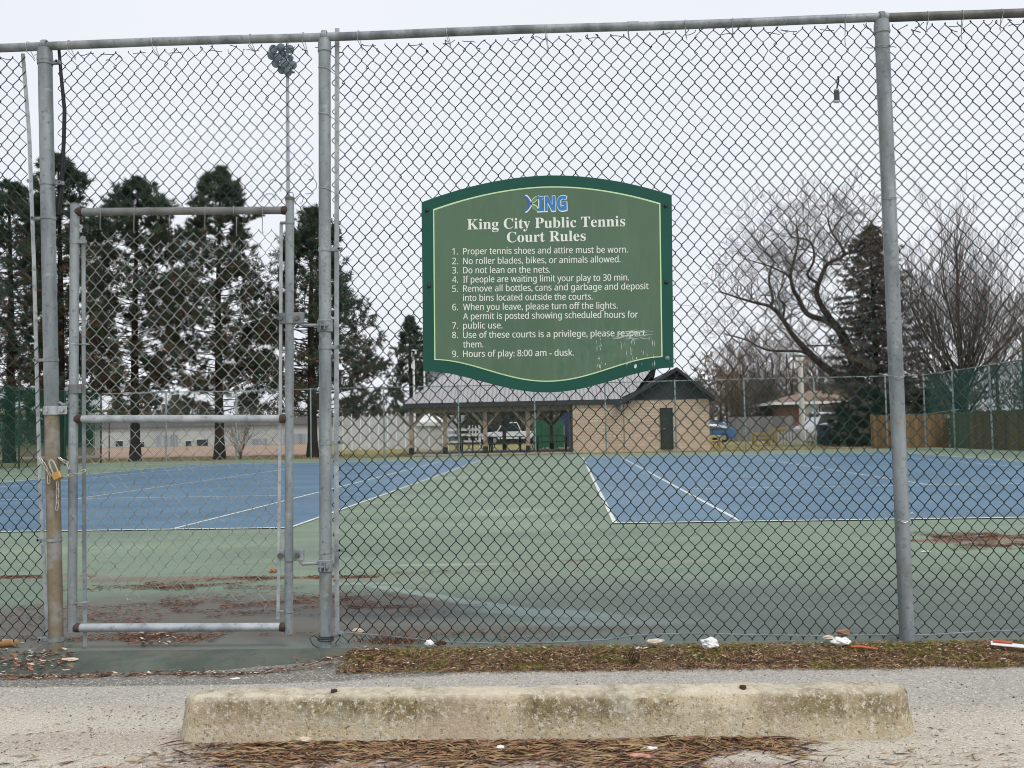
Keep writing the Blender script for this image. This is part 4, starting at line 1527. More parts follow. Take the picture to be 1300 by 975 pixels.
# ------------------------------------------------------------------ things behind the pavilion
def vehicle(name, label, cat, px, Y, rz, paint, L=4.5, H=1.45, kind='car', group=None):
    r = thing(name, label, cat, (0, 0, 0), group)
    Wd = 1.8
    if kind == 'car':
        prof = [(-L / 2, .32), (-L / 2 - .02, .62), (-L / 2 + .06, .86), (-L * .30, .94), (-L * .16, H - .06), (L * .16, H), (L * .32, H - .10), (L * .43, .98), (L / 2 - .02, .92), (L / 2, .5), (L / 2 - .03, .30)]
        glass = [(-L * .275, .93), (-L * .155, H - .11), (L * .15, H - .07), (L * .30, H - .17), (L * .37, .95)]
    elif kind == 'van':
        prof = [(-L / 2, .35), (-L / 2 - .02, .8), (-L / 2 + .18, 1.02), (-L * .33, 1.15), (-L * .23, H - .06), (-L * .15, H), (L / 2 - .1, H), (L / 2, H - .15), (L / 2, .35)]
        glass = [(-L * .31, 1.12), (-L * .225, H - .16), (L * .42, H - .16), (L * .42, 1.12)]
    else:
        prof = [(-L / 2, .45), (-L / 2 - .02, .95), (-L * .27, 1.05), (-L * .18, H - .05), (L * .04, H), (L * .11, 1.05), (L / 2, 1.05), (L / 2, .45)]
        glass = [(-L * .255, 1.05), (-L * .17, H - .11), (L * .035, H - .08), (L * .085, 1.05)]
    b = MB()
    n = len(prof)
    vsx = []
    for yy, ins in ((-Wd / 2, .0), (-Wd / 2 + .0, 0), (Wd / 2, 0)):
        pass
    lay = []
    for yy in (-Wd / 2, -Wd / 2 + .08, Wd / 2 - .08, Wd / 2):
        edge = abs(yy) > Wd / 2 - .04
        for (x, z) in prof:
            zz = z - (.05 if edge and z > .9 else 0)
            yt = yy * (.84 if z > 1.0 else 1.0)
            lay.append((x * (.985 if edge else 1), yt, zz))
    fs = []
    for k in range(3):
        for i in range(n):
            j = (i + 1) % n
            fs.append((k * n + i, k * n + j, (k + 1) * n + j, (k + 1) * n + i))
    fs += [tuple(range(n - 1, -1, -1)), tuple(range(3 * n, 4 * n))]
    b.add(lay, fs)
    b.build('body', paint, r, True)
    for s_ in (-1, 1):
        b = MB()
        pts = [(x, s_ * (Wd / 2 * (1.0 if z < 1.0 else .845) + .012), z) for x, z in glass]
        pin = [(x, p[1] - s_ * .03, z) for (x, z), p in zip(glass, pts)]
        m_ = len(pts)
        b.add(pts + pin, [tuple(range(m_)), tuple(range(2 * m_ - 1, m_ - 1, -1))] + [(i, (i + 1) % m_, m_ + (i + 1) % m_, m_ + i) for i in range(m_)])
        b.build('side_window', M['glass'], r)
    g0, g1 = glass[0], glass[1]
    b = MB()
    nx_, nz_ = -(g1[1] - g0[1]), (g1[0] - g0[0])
    l_ = sqrt(nx_ ** 2 + nz_ ** 2)
    ox, oz = nx_ / l_ * .05, nz_ / l_ * .05
    b.box(((g0[0] + g1[0]) / 2 + ox - .02, 0, (g0[1] + g1[1]) / 2 + oz), (.03, Wd * .74, sqrt((g1[0] - g0[0]) ** 2 + (g1[1] - g0[1]) ** 2)), ry=atan2(g1[0] - g0[0], g1[1] - g0[1]))
    b.build('windscreen', M['glass'], r)
    for x in (-L * .31, L * .30):
        for s_ in (-1, 1):
            b = MB(); b.smooth = True
            y0, y1 = s_ * (Wd / 2 - .18), s_ * (Wd / 2 + .01)
            b.tube([(x, y0, .33), (x, y0 + (y1 - y0) * .1, .33), (x, y1 - (y1 - y0) * .1, .33), (x, y1, .33)], [.30, .33, .33, .30], 20)
            wh = b.build('wheel', M['tyre'], r)
            b = MB(); b.smooth = True
            b.tube([(x, y1 - s_ * .02, .33), (x, y1 + s_ * .012, .33)], [.20, .17], 14)
            b.build('rim', M['rim'], wh)
    for s_ in (-1, 1):
        b = MB(); b.box((-L / 2 + .01, s_ * .62, .72), (.08, .36, .16), bev=.03); b.build('headlight', M['lamp_clear'], r)
        b = MB(); b.box((L / 2 - .01, s_ * .70, .80), (.07, .22, .20), bev=.03); b.build('tail_light', M['lamp_red'], r)
    b = MB(); b.box((-L / 2 - .01, 0, .48), (.10, 1.5, .16), bev=.04); b.box((L / 2 + .01, 0, .48), (.08, 1.5, .16), bev=.04)
    b.build('bumper', M['black_metal'] if kind != 'car' else paint, r)
    r.location = (up_at(px, Y), Y, GZ)
    r.rotation_euler.z = rz
    return r
vehicle('pickup_truck', 'white pickup truck parked behind the pavilion, seen between its posts', 'pickup truck', 652, 76, .15, M['car_white'], 5.4, 1.8, 'pickup')
vehicle('parked_car', 'blue car parked just right of the tan block room', 'car', 890, 66, .2, M['car_blue'], 4.4, 1.45)
vehicle('parked_van', 'white van parked in front of the brown roofed house', 'van', 1052, 68, .35, M['car_white'], 4.9, 2.0, 'van')
vehicle('parked_car', 'silver car half hidden behind the dark evergreen shrubs', 'car', 1088, 61, .3, M['car_grey'], 4.5, 1.5)
# green board and blue board
b = MB()
gp = thing('green_hoarding', 'bright green board wall seen through the right pavilion bay', 'board wall', (up_at(704, 55), 55, GZ))
xa, xb = at(678, 540, 55).x, at(716, 540, 55).x
for k in range(4):
    x0 = xa + (xb - xa) * k / 4; x1 = xa + (xb - xa) * (k + 1) / 4 - .03
    b = MB(); b.box(((x0 + x1) / 2, 55, .78), (x1 - x0, .06, 1.55 if k % 2 else 1.7)); b.build('panel', M['green_panel'], gp)
b = MB()
for k in range(5):
    b.box((xa + (xb - xa) * k / 4 - .01, 55.09, .76), (.08, .08, 1.62))
b.build('stud', M['timber'], gp)
bp = thing('blue_container', 'navy blue container beside the green board wall', 'container', (up_at(722, 56), 56, GZ))
b = MB(); b.box((up_at(722, 56), 56.6, 1.05), (.95, 1.3, 2.1), bev=.03)
for k in range(6):
    b.box((up_at(722, 56) - .38 + .15 * k, 55.93, 1.05), (.05, .05, 1.9))
b.build('shell', M['blue_panel'], bp)
b = MB(); b.box((up_at(722, 56), 56.6, 2.13), (1.0, 1.36, .06)); b.build('lid', M['blue_panel'], bp)
# white board railing
wr_ = thing('white_railing', 'white board railing behind the left pavilion bays', 'railing', (up_at(588, 54), 54, GZ))
xa, xb = at(568, 540, 54).x, at(609, 540, 54).x
for z in (.45, .85, 1.15):
    b = MB(); b.box(((xa + xb) / 2, 54, z), (xb - xa, .05, .14)); b.build('board', M['white_paint'], wr_)
for k in range(4):
    b = MB(); b.box((xa + (xb - xa) * k / 3, 54.05, .62), (.09, .06, 1.38)); b.build('upright', M['white_paint'], wr_)
for k in range(4):
    b = MB(); b.box((at(596 + 4 * k, 540, 54).x, 53.94, .85), (.07, .04, 1.1)); b.build('slat', M['white_paint'], wr_)
# white gazebo with mesh walls
gz_ = thing('gazebo', 'white peaked canopy with netting walls left of the pavilion', 'gazebo', (up_at(545, 58), 58, GZ))
xa, xb = at(527, 545, 58).x, at(562, 545, 58).x
hh = at(545, 536, 58).z
pk = at(545, 527, 59).z
b = MB()
c4 = [(xa - .15, 57.9, hh), (xb + .15, 57.9, hh), (xb + .15, 60, hh), (xa - .15, 60, hh)]
pkp = ((xa + xb) / 2, 58.95, pk + .15)
for k in range(4):
    b.tri(c4[k], c4[(k + 1) % 4], pkp)
    a, c = c4[k], c4[(k + 1) % 4]
    b.quad((a[0], a[1], a[2] - .22), (c[0], c[1], c[2] - .22), c, a)
b.build('canopy', M['white_paint'], gz_)
for (x, y) in ((xa, 58), (xb, 58), ((xa + xb) / 2, 58), (xa, 59.9), (xb, 59.9)):
    b = MB(); b.box((x, y, hh / 2), (.07, .07, hh + .14)); b.build('pole', M['white_paint'], gz_)
b = MB(); b.quad((xa, 58.05, GZ), (xb, 58.05, GZ), (xb, 58.05, hh), (xa, 58.05, hh)); b.build('netting', M['netting'], gz_); b = MB(); b.quad((xa, 59.9, GZ), (xb, 59.9, GZ), (xb, 59.9, hh), (xa, 59.9, hh))
b.build('netting', M['netting'], gz_)
# white netting enclosure
ne = thing('netting_enclosure', 'long white netting enclosure on thin posts left of the pavilion', 'enclosure', (up_at(478, 62), 62, GZ))
xa, xb = at(424, 545, 62).x, at(526, 545, 62).x
hn = at(470, 527, 62).z
b = MB()
n = 22
for i in range(n + 1):
    x = xa + (xb - xa) * i / n
    b.v += [(x, 62 + .02 * sin(i * 1.7), GZ), (x, 62 + .03 * sin(i * 2.3), hn / 2), (x, 62, hn - .15 * (i % 2))]
for i in range(n):
    a = i * 3
    b.f += [(a, a + 3, a + 4, a + 1), (a + 1, a + 4, a + 5, a + 2)]; b.mi += [0, 0]
b.build('netting', M['netting'], ne, True)
b = MB()
for i in range(n + 1):
    x = xa + (xb - xa) * i / n
    b.v += [(x, 67 + .06 * sin(i * 1.7), GZ), (x, 67, hn * .95)]
for i in range(n):
    a = i * 2
    b.f.append((a, a + 2, a + 3, a + 1)); b.mi.append(0)
b.build('netting', M['netting'], ne, True)
for i in range(10):
    b = MB(); b.smooth = True; x = xa + (xb - xa) * i / 9
    b.cyl((x, 62, GZ), (x, 62, hn + .1), .03, 6); b.build('pole', M['white_paint'], ne)
# tall grey ribbed block behind the roof
def block(name, label, cat, px0, px1, py_top, Y, dep, wall_mat, roof_mat, wins=(), roof_h=.25, doors=()):
    r = thing(name, label, cat, (up_at((px0 + px1) / 2, Y), Y, GZ))
    x0, x1 = at(px0, 545, Y).x, at(px1, 545, Y).x
    zt = at((px0 + px1) / 2, py_top, Y).z
    b = MB(); b.box(((x0 + x1) / 2, Y + dep / 2, (GZ + zt) / 2), (x1 - x0, dep, zt - GZ)); b.build('wall', wall_mat, r)
    b = MB(); b.box(((x0 + x1) / 2, Y + dep / 2 - .1, zt + roof_h / 2 + .003), (x1 - x0 + .5, dep + .5, roof_h)); b.build('roof', roof_mat, r)
    for (a, c, t_, bt_) in wins:
        A, B = at(a, t_, Y), at(c, bt_, Y)
        b = MB(); b.box(((A.x + B.x) / 2, Y - .03, (A.z + B.z) / 2), (B.x - A.x, .05, A.z - B.z)); w_ = b.build('window', M['glass'], r)
        b = MB()
        fx = .07
        b.box(((A.x + B.x) / 2, Y - .05, A.z + fx / 2), (B.x - A.x + .2, .07, fx)); b.box(((A.x + B.x) / 2, Y - .05, B.z - fx / 2), (B.x - A.x + .2, .09, fx))
        b.build('frame', M['white_paint'], w_)
    for (a, c, t_) in doors:
        A, B = at(a, t_, Y), at(c, t_, Y)
        b = MB(); b.box(((A.x + B.x) / 2, Y - .03, (A.z + GZ) / 2), (B.x - A.x, .06, A.z - GZ)); b.build('door', M['grey_clad'], r)
    return r
block('ribbed_shed', 'tall pale grey ribbed shed rising behind the left end of the pavilion roof', 'shed', 537, 592, 469, 95, 12, M['grey_clad'], M['grey_roof'], [(551, 560, 496, 506)])
ib = block('workshop_building', 'long low cream workshop with a grey roof beyond the orange infield', 'building', 118, 421, 541, 112, 16, M['cream_wall'], M['grey_roof'],
      [(147, 156, 560, 567), (175, 183, 561, 567.5), (236, 243, 560, 567), (250, 264, 558, 567)], .9, [(198, 226, 553), (318, 340, 557), (360, 392, 551)])
# ball field fence with yellow cap
yf = thing('ball_field_fence', 'dark green ball field fence with a yellow cap along its top, far left', 'fence', (up_at(60, 50.5), 50.5, GZ))
xa, xb = up_at(-330, 50.5), at(188, 540, 50.5).x
zc = at(60, 523.5, 50.5).z
b = MB(); b.smooth = True
n = 20
b.tube([(xa + (xb - xa) * i / n, 50.5, zc + .015 * sin(i * 2.2)) for i in range(n + 1)], .075, 8)
b.build('yellow_cap', M['yellow'], yf)
b = MB()
xs_ = at(120, 540, 50.5).x
b.quad((xa, 50.55, GZ + .2), (xs_, 50.55, GZ + .2), (xs_, 50.55, zc), (xa, 50.55, zc))
b.build('mesh_panel', M['screen_thin'], yf)
k = 0
x = xa
while x < xb:
    b = MB(); b.smooth = True; b.cyl((x, 50.6, GZ), (x, 50.6, zc), .04, 8); b.build('post', M['far_post'], yf)
    x += 3.0

# poles
fl = thing('floodlight_pole', 'tall slim grey floodlight pole topped by a bunched cluster of lamps', 'floodlight', (at(366, 540, 39.2).x, 39.2, GZ))
FY = 39.2
b = MB(); b.smooth = True
tp = at(365, 88, FY); bt_ = at(368, 575, FY); bt_.z = GZ
b.tube([bt_, bt_.lerp(tp, .5), tp, at(364.6, 52, FY)], [.13, .095, .065, .06], 12)
b.build('mast', mat('pale lilac grey mast', S(168, 168, 182), S(150, 150, 164), 2, .5, .2), fl)
b = MB(); b.smooth = True
for (a, c) in (((346, 66), (374, 84)), ((345, 58), (372, 64)), ((358, 90), (374, 92))):
    b.tube([at(a[0], a[1], FY), at(c[0], c[1], FY)], .05, 6)
b.build('crossarm', M['steel'], fl)
M['lamp_grey'] = mat('grey lamp glass', S(150, 162, 176), S(112, 124, 138), 9, .2)
lam = mat('grey lamp housing', S(84, 96, 110), S(58, 70, 84), 3, .4, .3)
for (px, py, dy) in ((347, 62, 0), (356, 60, .25), (346, 70, .3), (354, 72, -.1), (360, 68, .4), (351, 80, .1), (361, 80, 0), (368, 74, .3), (371, 82, 0), (358, 88, .3), (368, 62, .2), (367, 91, .1)):
    p = at(px, py, FY - .2 + dy)
    b = MB(); b.smooth = True
    a = random.Random(px * py).uniform(0, 6.28)
    d = Vector((cos(a) * .45, -.8, -.5)).normalized()
    b.tube([p - d * .2, p - d * .1, p + d * .12, p + d * .14], [.06, .12, .185, .18], 12)
    o = b.build('lamp', lam, fl)
    b = MB(); b.smooth = True
    b.tube([p + d * .141, p + d * .15], [.165, .14], 12)
    b.build('lens', M['lamp_grey'], o)
def pole(name, label, px, py0, Y, r, m_):
    t_ = thing(name, label, 'pole', (up_at(px, Y), Y, GZ))
    b = MB(); b.smooth = True
    tp = at(px, py0, Y); bt_ = Vector((tp.x, Y, GZ))
    b.tube([bt_, bt_.lerp(tp, .5), tp], [r * 1.3, r * 1.1, r], 10)
    b.build('shaft', m_, t_)
    b = MB(); b.smooth = True
    b.tube([tp, tp + Vector((0, 0, .05)), tp + Vector((0, 0, .12))], [r * 1.5, r * 1.6, r * .4], 10)
    b.build('cap', M['steel'], t_)
    return t_
pole('flag_pole', 'thin white pole standing just left of the rules sign, behind the courts', 525, 455, 60, .07, M['white_paint'])
pole('flag_pole', 'thin white pole behind the lower left corner of the rules sign', 538.5, 462, 64, .06, M['white_paint'])
up_ = pole('utility_pole', 'pale concrete utility pole in front of the brown roofed house', 1015.5, 452, 66, .17, mat('pale pole concrete', S(206, 204, 200), S(184, 182, 178), 2, .8))
b = MB(); p = at(1014, 459, 66); b.box((p.x, 65.85, p.z), (1.1, .12, .12)); b.build('crossarm', M['timber'], up_)

# ------------------------------------------------------------------ right background: house, board fences, yard
ho = thing('house', 'brick bungalow with a shallow brown hip roof behind the right court', 'house', (up_at(1035, 74), 74, GZ))
HY = 74
x0, x1 = at(996, 545, HY).x, at(1150, 545, HY).x
ze = at(1030, 510, HY).z; zr = at(1060, 495, HY + 3).z
xm = at(1014, 545, HY).x
b = MB(); b.box(((x0 + x1) / 2, HY + 4, (GZ + ze) / 2), (x1 - x0, 8, ze - GZ)); wl = b.build('wall', M['brick_red'], ho)
b = MB(); b.box((at(1027, 520, HY).x, HY - .04, at(1027, 520, HY).z), (1.5, .06, 1.3)); b.build('white_panel', M['white_paint'], ho)
b = MB()
ea, eb = (x0 - .9, HY - .7, ze), (x1 + .9, HY - .7, ze)
ec, ed = (x1 + .9, HY + 8.7, ze), (x0 - .9, HY + 8.7, ze)
ra_, rb_ = (x0 + 3.2, HY + 4, zr), (x1 - 3.2, HY + 4, zr)
b.quad(ea, eb, rb_, ra_); b.quad(ec, ed, ra_, rb_); b.tri(ed, ea, ra_); b.tri(eb, ec, rb_)
b.build('roof', M['roof_brown'], ho)
b = MB()
b.box(((ea[0] + eb[0]) / 2, HY - .7, ze - .1), (eb[0] - ea[0], .06, .2)); b.box((ea[0], HY + 4, ze - .1), (.06, 9.4, .2))
b.build('eave_board', M['white_paint'], ho)
for px in (1042, 1075):
    p = at(px, 524, HY)
    b = MB(); b.box((p.x, HY - .03, p.z), (1.5, .06, 1.0)); w_ = b.build('window', M['glass'], ho)
    b = MB(); b.box((p.x, HY - .06, p.z - .54), (1.7, .1, .08)); b.box((p.x, HY - .05, p.z + .53), (1.6, .08, .06)); b.box((p.x, HY - .065, p.z), (.05, .06, 1.0)); b.build('frame', M['white_paint'], w_)
def board_fence(name, label, pa, pb, h, mat_, z0=GZ):
    r = thing(name, label, 'fence', (pa + pb) / 2)
    d = pb - pa; L = d.length; d.normalize()
    nr = Vector((-d.y, d.x, 0))
    n = max(2, int(L / .15))
    b = MB()
    rnd_ = random.Random(int(L * 100))
    for i in range(n):
        p = pa + d * (L * (i + .5) / n)
        hb = h + rnd_.uniform(-.02, .02)
        b.box((p.x, p.y, z0 + hb / 2), (L / n * .95, .02, hb), rz=atan2(d.y, d.x))
    b.build('boards', mat_, r)
    k = int(L / 2.4) + 1
    for i in range(k + 1):
        p = pa + d * (L * i / k) + nr * .08
        b = MB(); b.box((p.x, p.y, z0 + h / 2 + .02), (.1, .1, h + .04), rz=atan2(d.y, d.x)); b.build('fence_post', mat_, r)
    b = MB()
    for z in (.25, h - .2):
        p = (pa + pb) / 2 + nr * .03
        b.box((p.x, p.y, z0 + z), (L, .04, .09), rz=atan2(d.y, d.x))
    b.build('fence_rail', mat_, r)
    return r
wa, wb = K(U_RIGHT - 1.75, V_FAR + 1.1), K(U_RIGHT + 1.3, V_FAR + 1.1)
board_fence('board_fence', 'brown wooden board fence just behind the far right corner of the court', wa, wb, 1.46, M['fence_wood'])
board_fence('board_fence', 'long olive wooden board fence behind the right side court fence', K(U_RIGHT + 1.4, V_FAR + 1.0), K(U_RIGHT + 1.6, V_FAR - 23), 1.50, M['fence_olive'])
ga, gb = Vector((at(925, 545, 68).x, 68, 0)), Vector((at(1006, 545, 66).x, 66, 0))
board_fence('board_fence', 'weathered grey board fence left of the brick house', ga, gb, 1.75, M['fence_grey'])
# low white pickets
pk_ = thing('picket_fence', 'low white picket fence in front of the parked van', 'fence', (up_at(1010, 53), 53, GZ))
xa, xb = at(988, 545, 53).x, at(1036, 545, 53).x
n = 13
for i in range(n):
    x = xa + (xb - xa) * i / (n - 1)
    b = MB(); b.prism([(x - .05, GZ), (x + .05, GZ), (x + .05, .62), (x, .70), (x - .05, .62)], 53.02, 53.0); b.build('picket', M['white_paint'], pk_)
b = MB()
for z in (.15, .48): b.box(((xa + xb) / 2, 53.04, z), (xb - xa, .03, .06))
b.build('rail', M['white_paint'], pk_)
# yellow play equipment
def playframe(px, Y, w_, h, label):
    r = thing('play_frame', label, 'play frame', (up_at(px, Y), Y, GZ))
    x = up_at(px, Y)
    for s_ in (-1, 1):
        b = MB(); b.box((x + s_ * w_ / 2, Y, h / 2 + GZ), (.14, .14, h), bev=.02); b.build('leg', M['yellow'], r)
        b = MB(); b.box((x + s_ * w_ / 2, Y + .6, h * .45), (.12, .12, h * .9), bev=.02, rx=.1); b.build('leg', M['yellow'], r)
    b = MB(); b.box((x, Y, h * .8), (w_, .12, .14), bev=.02); b.box((x, Y + .3, h * .45), (w_ * .9, .7, .08), bev=.02); b.build('seat_board', M['yellow'], r)
playframe(967, 52, .75, .72, 'small yellow play bench on the grass between the blue car and the pickets')
playframe(990, 54, .5, 1.0, 'taller yellow play frame beside the white pickets')
playframe(908, 49, .5, .65, 'small yellow play bench by the right corner of the tan block room')
# bins
bn = thing('wheelie_bin', 'blue plastic bin standing in front of the white van', 'bin', (up_at(1044, 55), 55, GZ))
x = up_at(1044, 55)
b = MB()
b.add([(x - .3, 54.7, GZ), (x + .3, 54.7, GZ), (x + .3, 55.3, GZ), (x - .3, 55.3, GZ), (x - .36, 54.6, .95), (x + .36, 54.6, .95), (x + .36, 55.35, .95), (x - .36, 55.35, .95)],
      [(3, 2, 1, 0), (0, 1, 5, 4), (1, 2, 6, 5), (2, 3, 7, 6), (3, 0, 4, 7), (4, 5, 6, 7)])
b.build('body', M['bin_blue'], bn)
b = MB(); b.box((x, 54.97, 1.0), (.78, .82, .08), bev=.03); b.box((x, 55.42, .98), (.6, .06, .05)); b.build('lid', M['bin_blue'], bn)
# ------------------------------------------------------------------ trees
def rvec(rnd):
    while True:
        v = Vector((rnd.uniform(-1, 1), rnd.uniform(-1, 1), rnd.uniform(-1, 1)))
        if .05 < v.length < 1: return v.normalized()
def tuft(mb, p, d, rnd, n, L, w_, mi):
    for _ in range(n):
        dd = (d * .75 + rvec(rnd) * .9).normalized()
        s_ = dd.cross(rvec(rnd))
        if s_.length < .05: continue
        s_.normalize()
        l = L * rnd.uniform(.6, 1.15)
        a = p + rvec(rnd) * .05
        mb.v += [tuple(a - s_ * w_), tuple(a + s_ * w_), tuple(a + dd * l)]
        k = len(mb.v)
        mb.f.append((k - 3, k - 2, k - 1)); mb.mi.append(mi)
def pine(px, py_top, Y, prof, seed, label, group, trunk_r=.21, n_br=150, first=.12, brown=.35, tuft_n=11, lean=0.0, name='pine_tree', dens=1.0, flat=.2):
    """prof: [(height fraction, radius in metres)] of the crown outline"""
    rnd = random.Random(seed)
    x0 = up_at(px, Y)
    H = at(px, py_top, Y).z - GZ
    root = thing(name, label, 'tree', (x0, Y, GZ), group)
    b = MB(); b.smooth = True
    ax = []
    n = 14
    ph = rnd.uniform(0, 6)
    for i in range(n + 1):
        t_ = i / n
        ax.append(Vector((x0 + lean * H * t_ + .10 * sin(t_ * 4 + ph) * t_, Y + .10 * cos(t_ * 3 + ph) * t_, GZ - .05 + H * .97 * t_)))
    b.tube(ax, [trunk_r * (1.35 if i == 0 else 1) * (1 - .92 * i / n) + .012 for i in range(n + 1)], 9)
    b.build('trunk', M['bark'], root)
    def axis(t_):
        f = max(0, min(.9999, t_)) * n
        i = int(f)
        return ax[i].lerp(ax[i + 1], f - i)
    def rad(t_):
        for (a, ra_), (c, rc) in zip(prof, prof[1:]):
            if a <= t_ <= c: return ra_ + (rc - ra_) * (t_ - a) / (c - a)
        return prof[-1][1]
    br = MB(); fo = MB()
    for k in range(n_br):
        t_ = first + (1 - first) * ((k + rnd.random()) / n_br) ** .92
        p = axis(t_)
        az = k * 2.399 + rnd.uniform(-.5, .5)
        R = rad(t_) * rnd.uniform(.55, 1.12)
        if R < .12: R = .12
        rise = rnd.uniform(-.15, .28) + .30 * max(0, t_ - .6) / .4
        hd = Vector((cos(az), sin(az), 0))
        pts = [p]
        m_ = 6
        for i in range(1, m_ + 1):
            f = i / m_
            pts.append(p + hd * R * f + Vector((-hd.y, hd.x, 0)) * R * .10 * sin(f * 3 + k) + Vector((0, 0, R * (rise * f + .18 * f * f))))
        r0 = .013 + .026 * min(1, R / 2.5) * (1.15 - t_)
        br.tube(pts, [r0 * (1 - .8 * i / m_) for i in range(m_ + 1)], 4, False)
        nt = max(3, int((4 + R * 7.5) * dens * (1.1 if t_ > .74 else .82)))
        for q in range(nt):
            f = rnd.uniform(.38, 1.0) ** .7
            i = min(m_ - 1, int(f * m_)); g = f * m_ - i
            a = pts[i].lerp(pts[i + 1], g)
            d0 = (pts[i + 1] - pts[i]).normalized()
            sd_ = (d0 * .6 + rvec(rnd) * .9 + Vector((0, 0, .35))).normalized()
            l = rnd.uniform(.15, .55) * min(1.2, .45 + R * .35)
            e = a + sd_ * l
            br.tube([a, e], [.009, .005], 3, False)
            low = 1 - t_
            u = rnd.random()
            bl = brown * max(0, 1.9 * low - .25)
            mi = 2 if u < bl else (1 if u < bl + .22 else 0)
            for z in range(rnd.choice((2, 2, 3))):
                tuft(fo, e - sd_ * l * .35 * z, sd_, rnd, tuft_n + (7 if t_ > .72 else 5), .25, .0155, mi)
    br.build('branches', M['bark_grey'], root)
    fo.build('foliage', [M['pine_green'], M['pine_olive'], M['pine_brown']], root)
    return root
PG = 'pines in the row behind the left court'
pine(12, 222, 46, [(0, .5), (.2, 2.2), (.5, 2.5), (.75, 2.1), (.88, 1.4), (.95, .7), (1, .15)], 31, 'tall dark pine at the left edge, behind the green windscreen', PG, .25, 175, .14)
pine(76, 188, 45, [(0, .4), (.2, 2.0), (.5, 2.2), (.75, 1.9), (.88, 1.3), (.95, .75), (1, .15)], 32, 'tallest pine of the row, behind the leftmost fence post', PG, .24, 175, .15)
pine(172, 218, 44.5, [(0, .3), (.22, 2.0), (.45, 2.6), (.7, 2.4), (.82, 1.9), (.89, 1.3), (.95, .7), (1, .15)], 33, 'broad round-topped pine behind the left half of the gate', PG, .235, 185, .17)
pine(279, 204, 44.5, [(0, .3), (.2, 2.4), (.45, 2.9), (.6, 2.3), (.75, 1.8), (.82, 1.4), (.89, 1.1), (.95, .65), (1, .15)], 34, 'loose pine with bare lower limbs behind the right half of the gate', PG, .235, 180, .16, dens=.95)
pine(397, 258, 45, [(0, .3), (.14, 3.2), (.3, 3.7), (.5, 2.8), (.7, 1.9), (.88, 1.1), (.95, .6), (1, .15)], 35, 'wide drooping pine right of the middle fence post', PG, .25, 170, .16, brown=.3)
pine(523, 398, 70, [(0, 1.6), (.2, 2.3), (.5, 1.7), (.75, 1.0), (.92, .4), (1, .1)], 36, 'narrow pointed conifer behind the left edge of the sign', None, .2, 120, .05, brown=.12, name='conifer_tree', dens=1.2)
def bare(mbt, p, d, L, r, lvl, rnd, spread=.6, upb=.25, ratio=.72, mi=0, kids=(2, 3), minr=.006):
    m_ = 4 if lvl > 1 else 3
    pts = [p]
    dd = d
    for i in range(m_):
        dd = (dd + rvec(rnd) * .16 + Vector((0, 0, upb * .12))).normalized()
        pts.append(pts[-1] + dd * (L / m_))
    r1 = max(minr, r * .62)
    mbt.tube(pts, [r + (r1 - r) * i / m_ for i in range(m_ + 1)], 6 if r > .05 else (4 if r > .015 else 3), False, mi)
    if lvl <= 0: return
    for k in range(rnd.randint(*kids)):
        f = rnd.uniform(.45, 1.0) if k else 1.0
        i = min(m_ - 1, int(f * m_))
        a = pts[i].lerp(pts[i + 1], f * m_ - i) if f < 1 else pts[-1]
        nd = (dd + rvec(rnd) * spread + Vector((0, 0, upb * .5))).normalized()
        bare(mbt, a, nd, L * ratio * rnd.uniform(.75, 1.2), max(minr, r1 * rnd.uniform(.65, .95)), lvl - 1, rnd, spread, upb, ratio, mi, kids, minr)
# old bare tree with twisted limbs
OY = 50.0
ob = thing('bare_tree', 'old leafless tree with thick twisted limbs reaching left', 'tree', (up_at(1062, OY), OY, GZ))
rnd = random.Random(77)
Z4 = lambda x, y: (900 + x / 4.239, 250 + y / 4.239)
LIMBS = [([(860, 1360), (850, 1150), (800, 950), (740, 790), (700, 715)], .30, .19, 0), ([(700, 715), (640, 670), (530, 630), (480, 540), (455, 500), (440, 420), (460, 330), (480, 240), (470, 150)], .17, .03, .8),
         ([(700, 715), (620, 610), (580, 520), (600, 440), (640, 360), (720, 320), (710, 260), (660, 190), (640, 120)], .17, .03, -.8), ([(590, 465), (530, 420), (565, 340), (545, 240), (440, 210), (410, 130)], .08, .02, -.4),
         ([(850, 1150), (700, 980), (580, 880), (500, 800), (450, 740), (390, 650), (330, 590), (250, 570), (150, 540), (60, 510)], .22, .03, 1.6), ([(330, 590), (345, 550), (325, 460), (330, 400), (345, 340), (270, 270), (230, 200)], .08, .02, 2.2),
         ([(400, 640), (405, 590), (375, 530), (400, 470), (430, 400)], .06, .02, 1.0), ([(580, 880), (500, 832), (320, 825), (200, 770), (90, 740)], .09, .02, .4),
         ([(440, 430), (345, 380), (250, 350), (180, 330)], .05, .015, 1.4), ([(640, 360), (560, 300), (480, 280)], .04, .015, -1.2), ([(720, 320), (800, 270), (830, 200)], .05, .015, -1.0),
         ([(660, 190), (720, 110), (790, 60)], .035, .012, -.6), ([(500, 800), (620, 800), (700, 790)], .05, .02, 1.0)]
tk, tw = MB(), MB()
tk.smooth = True
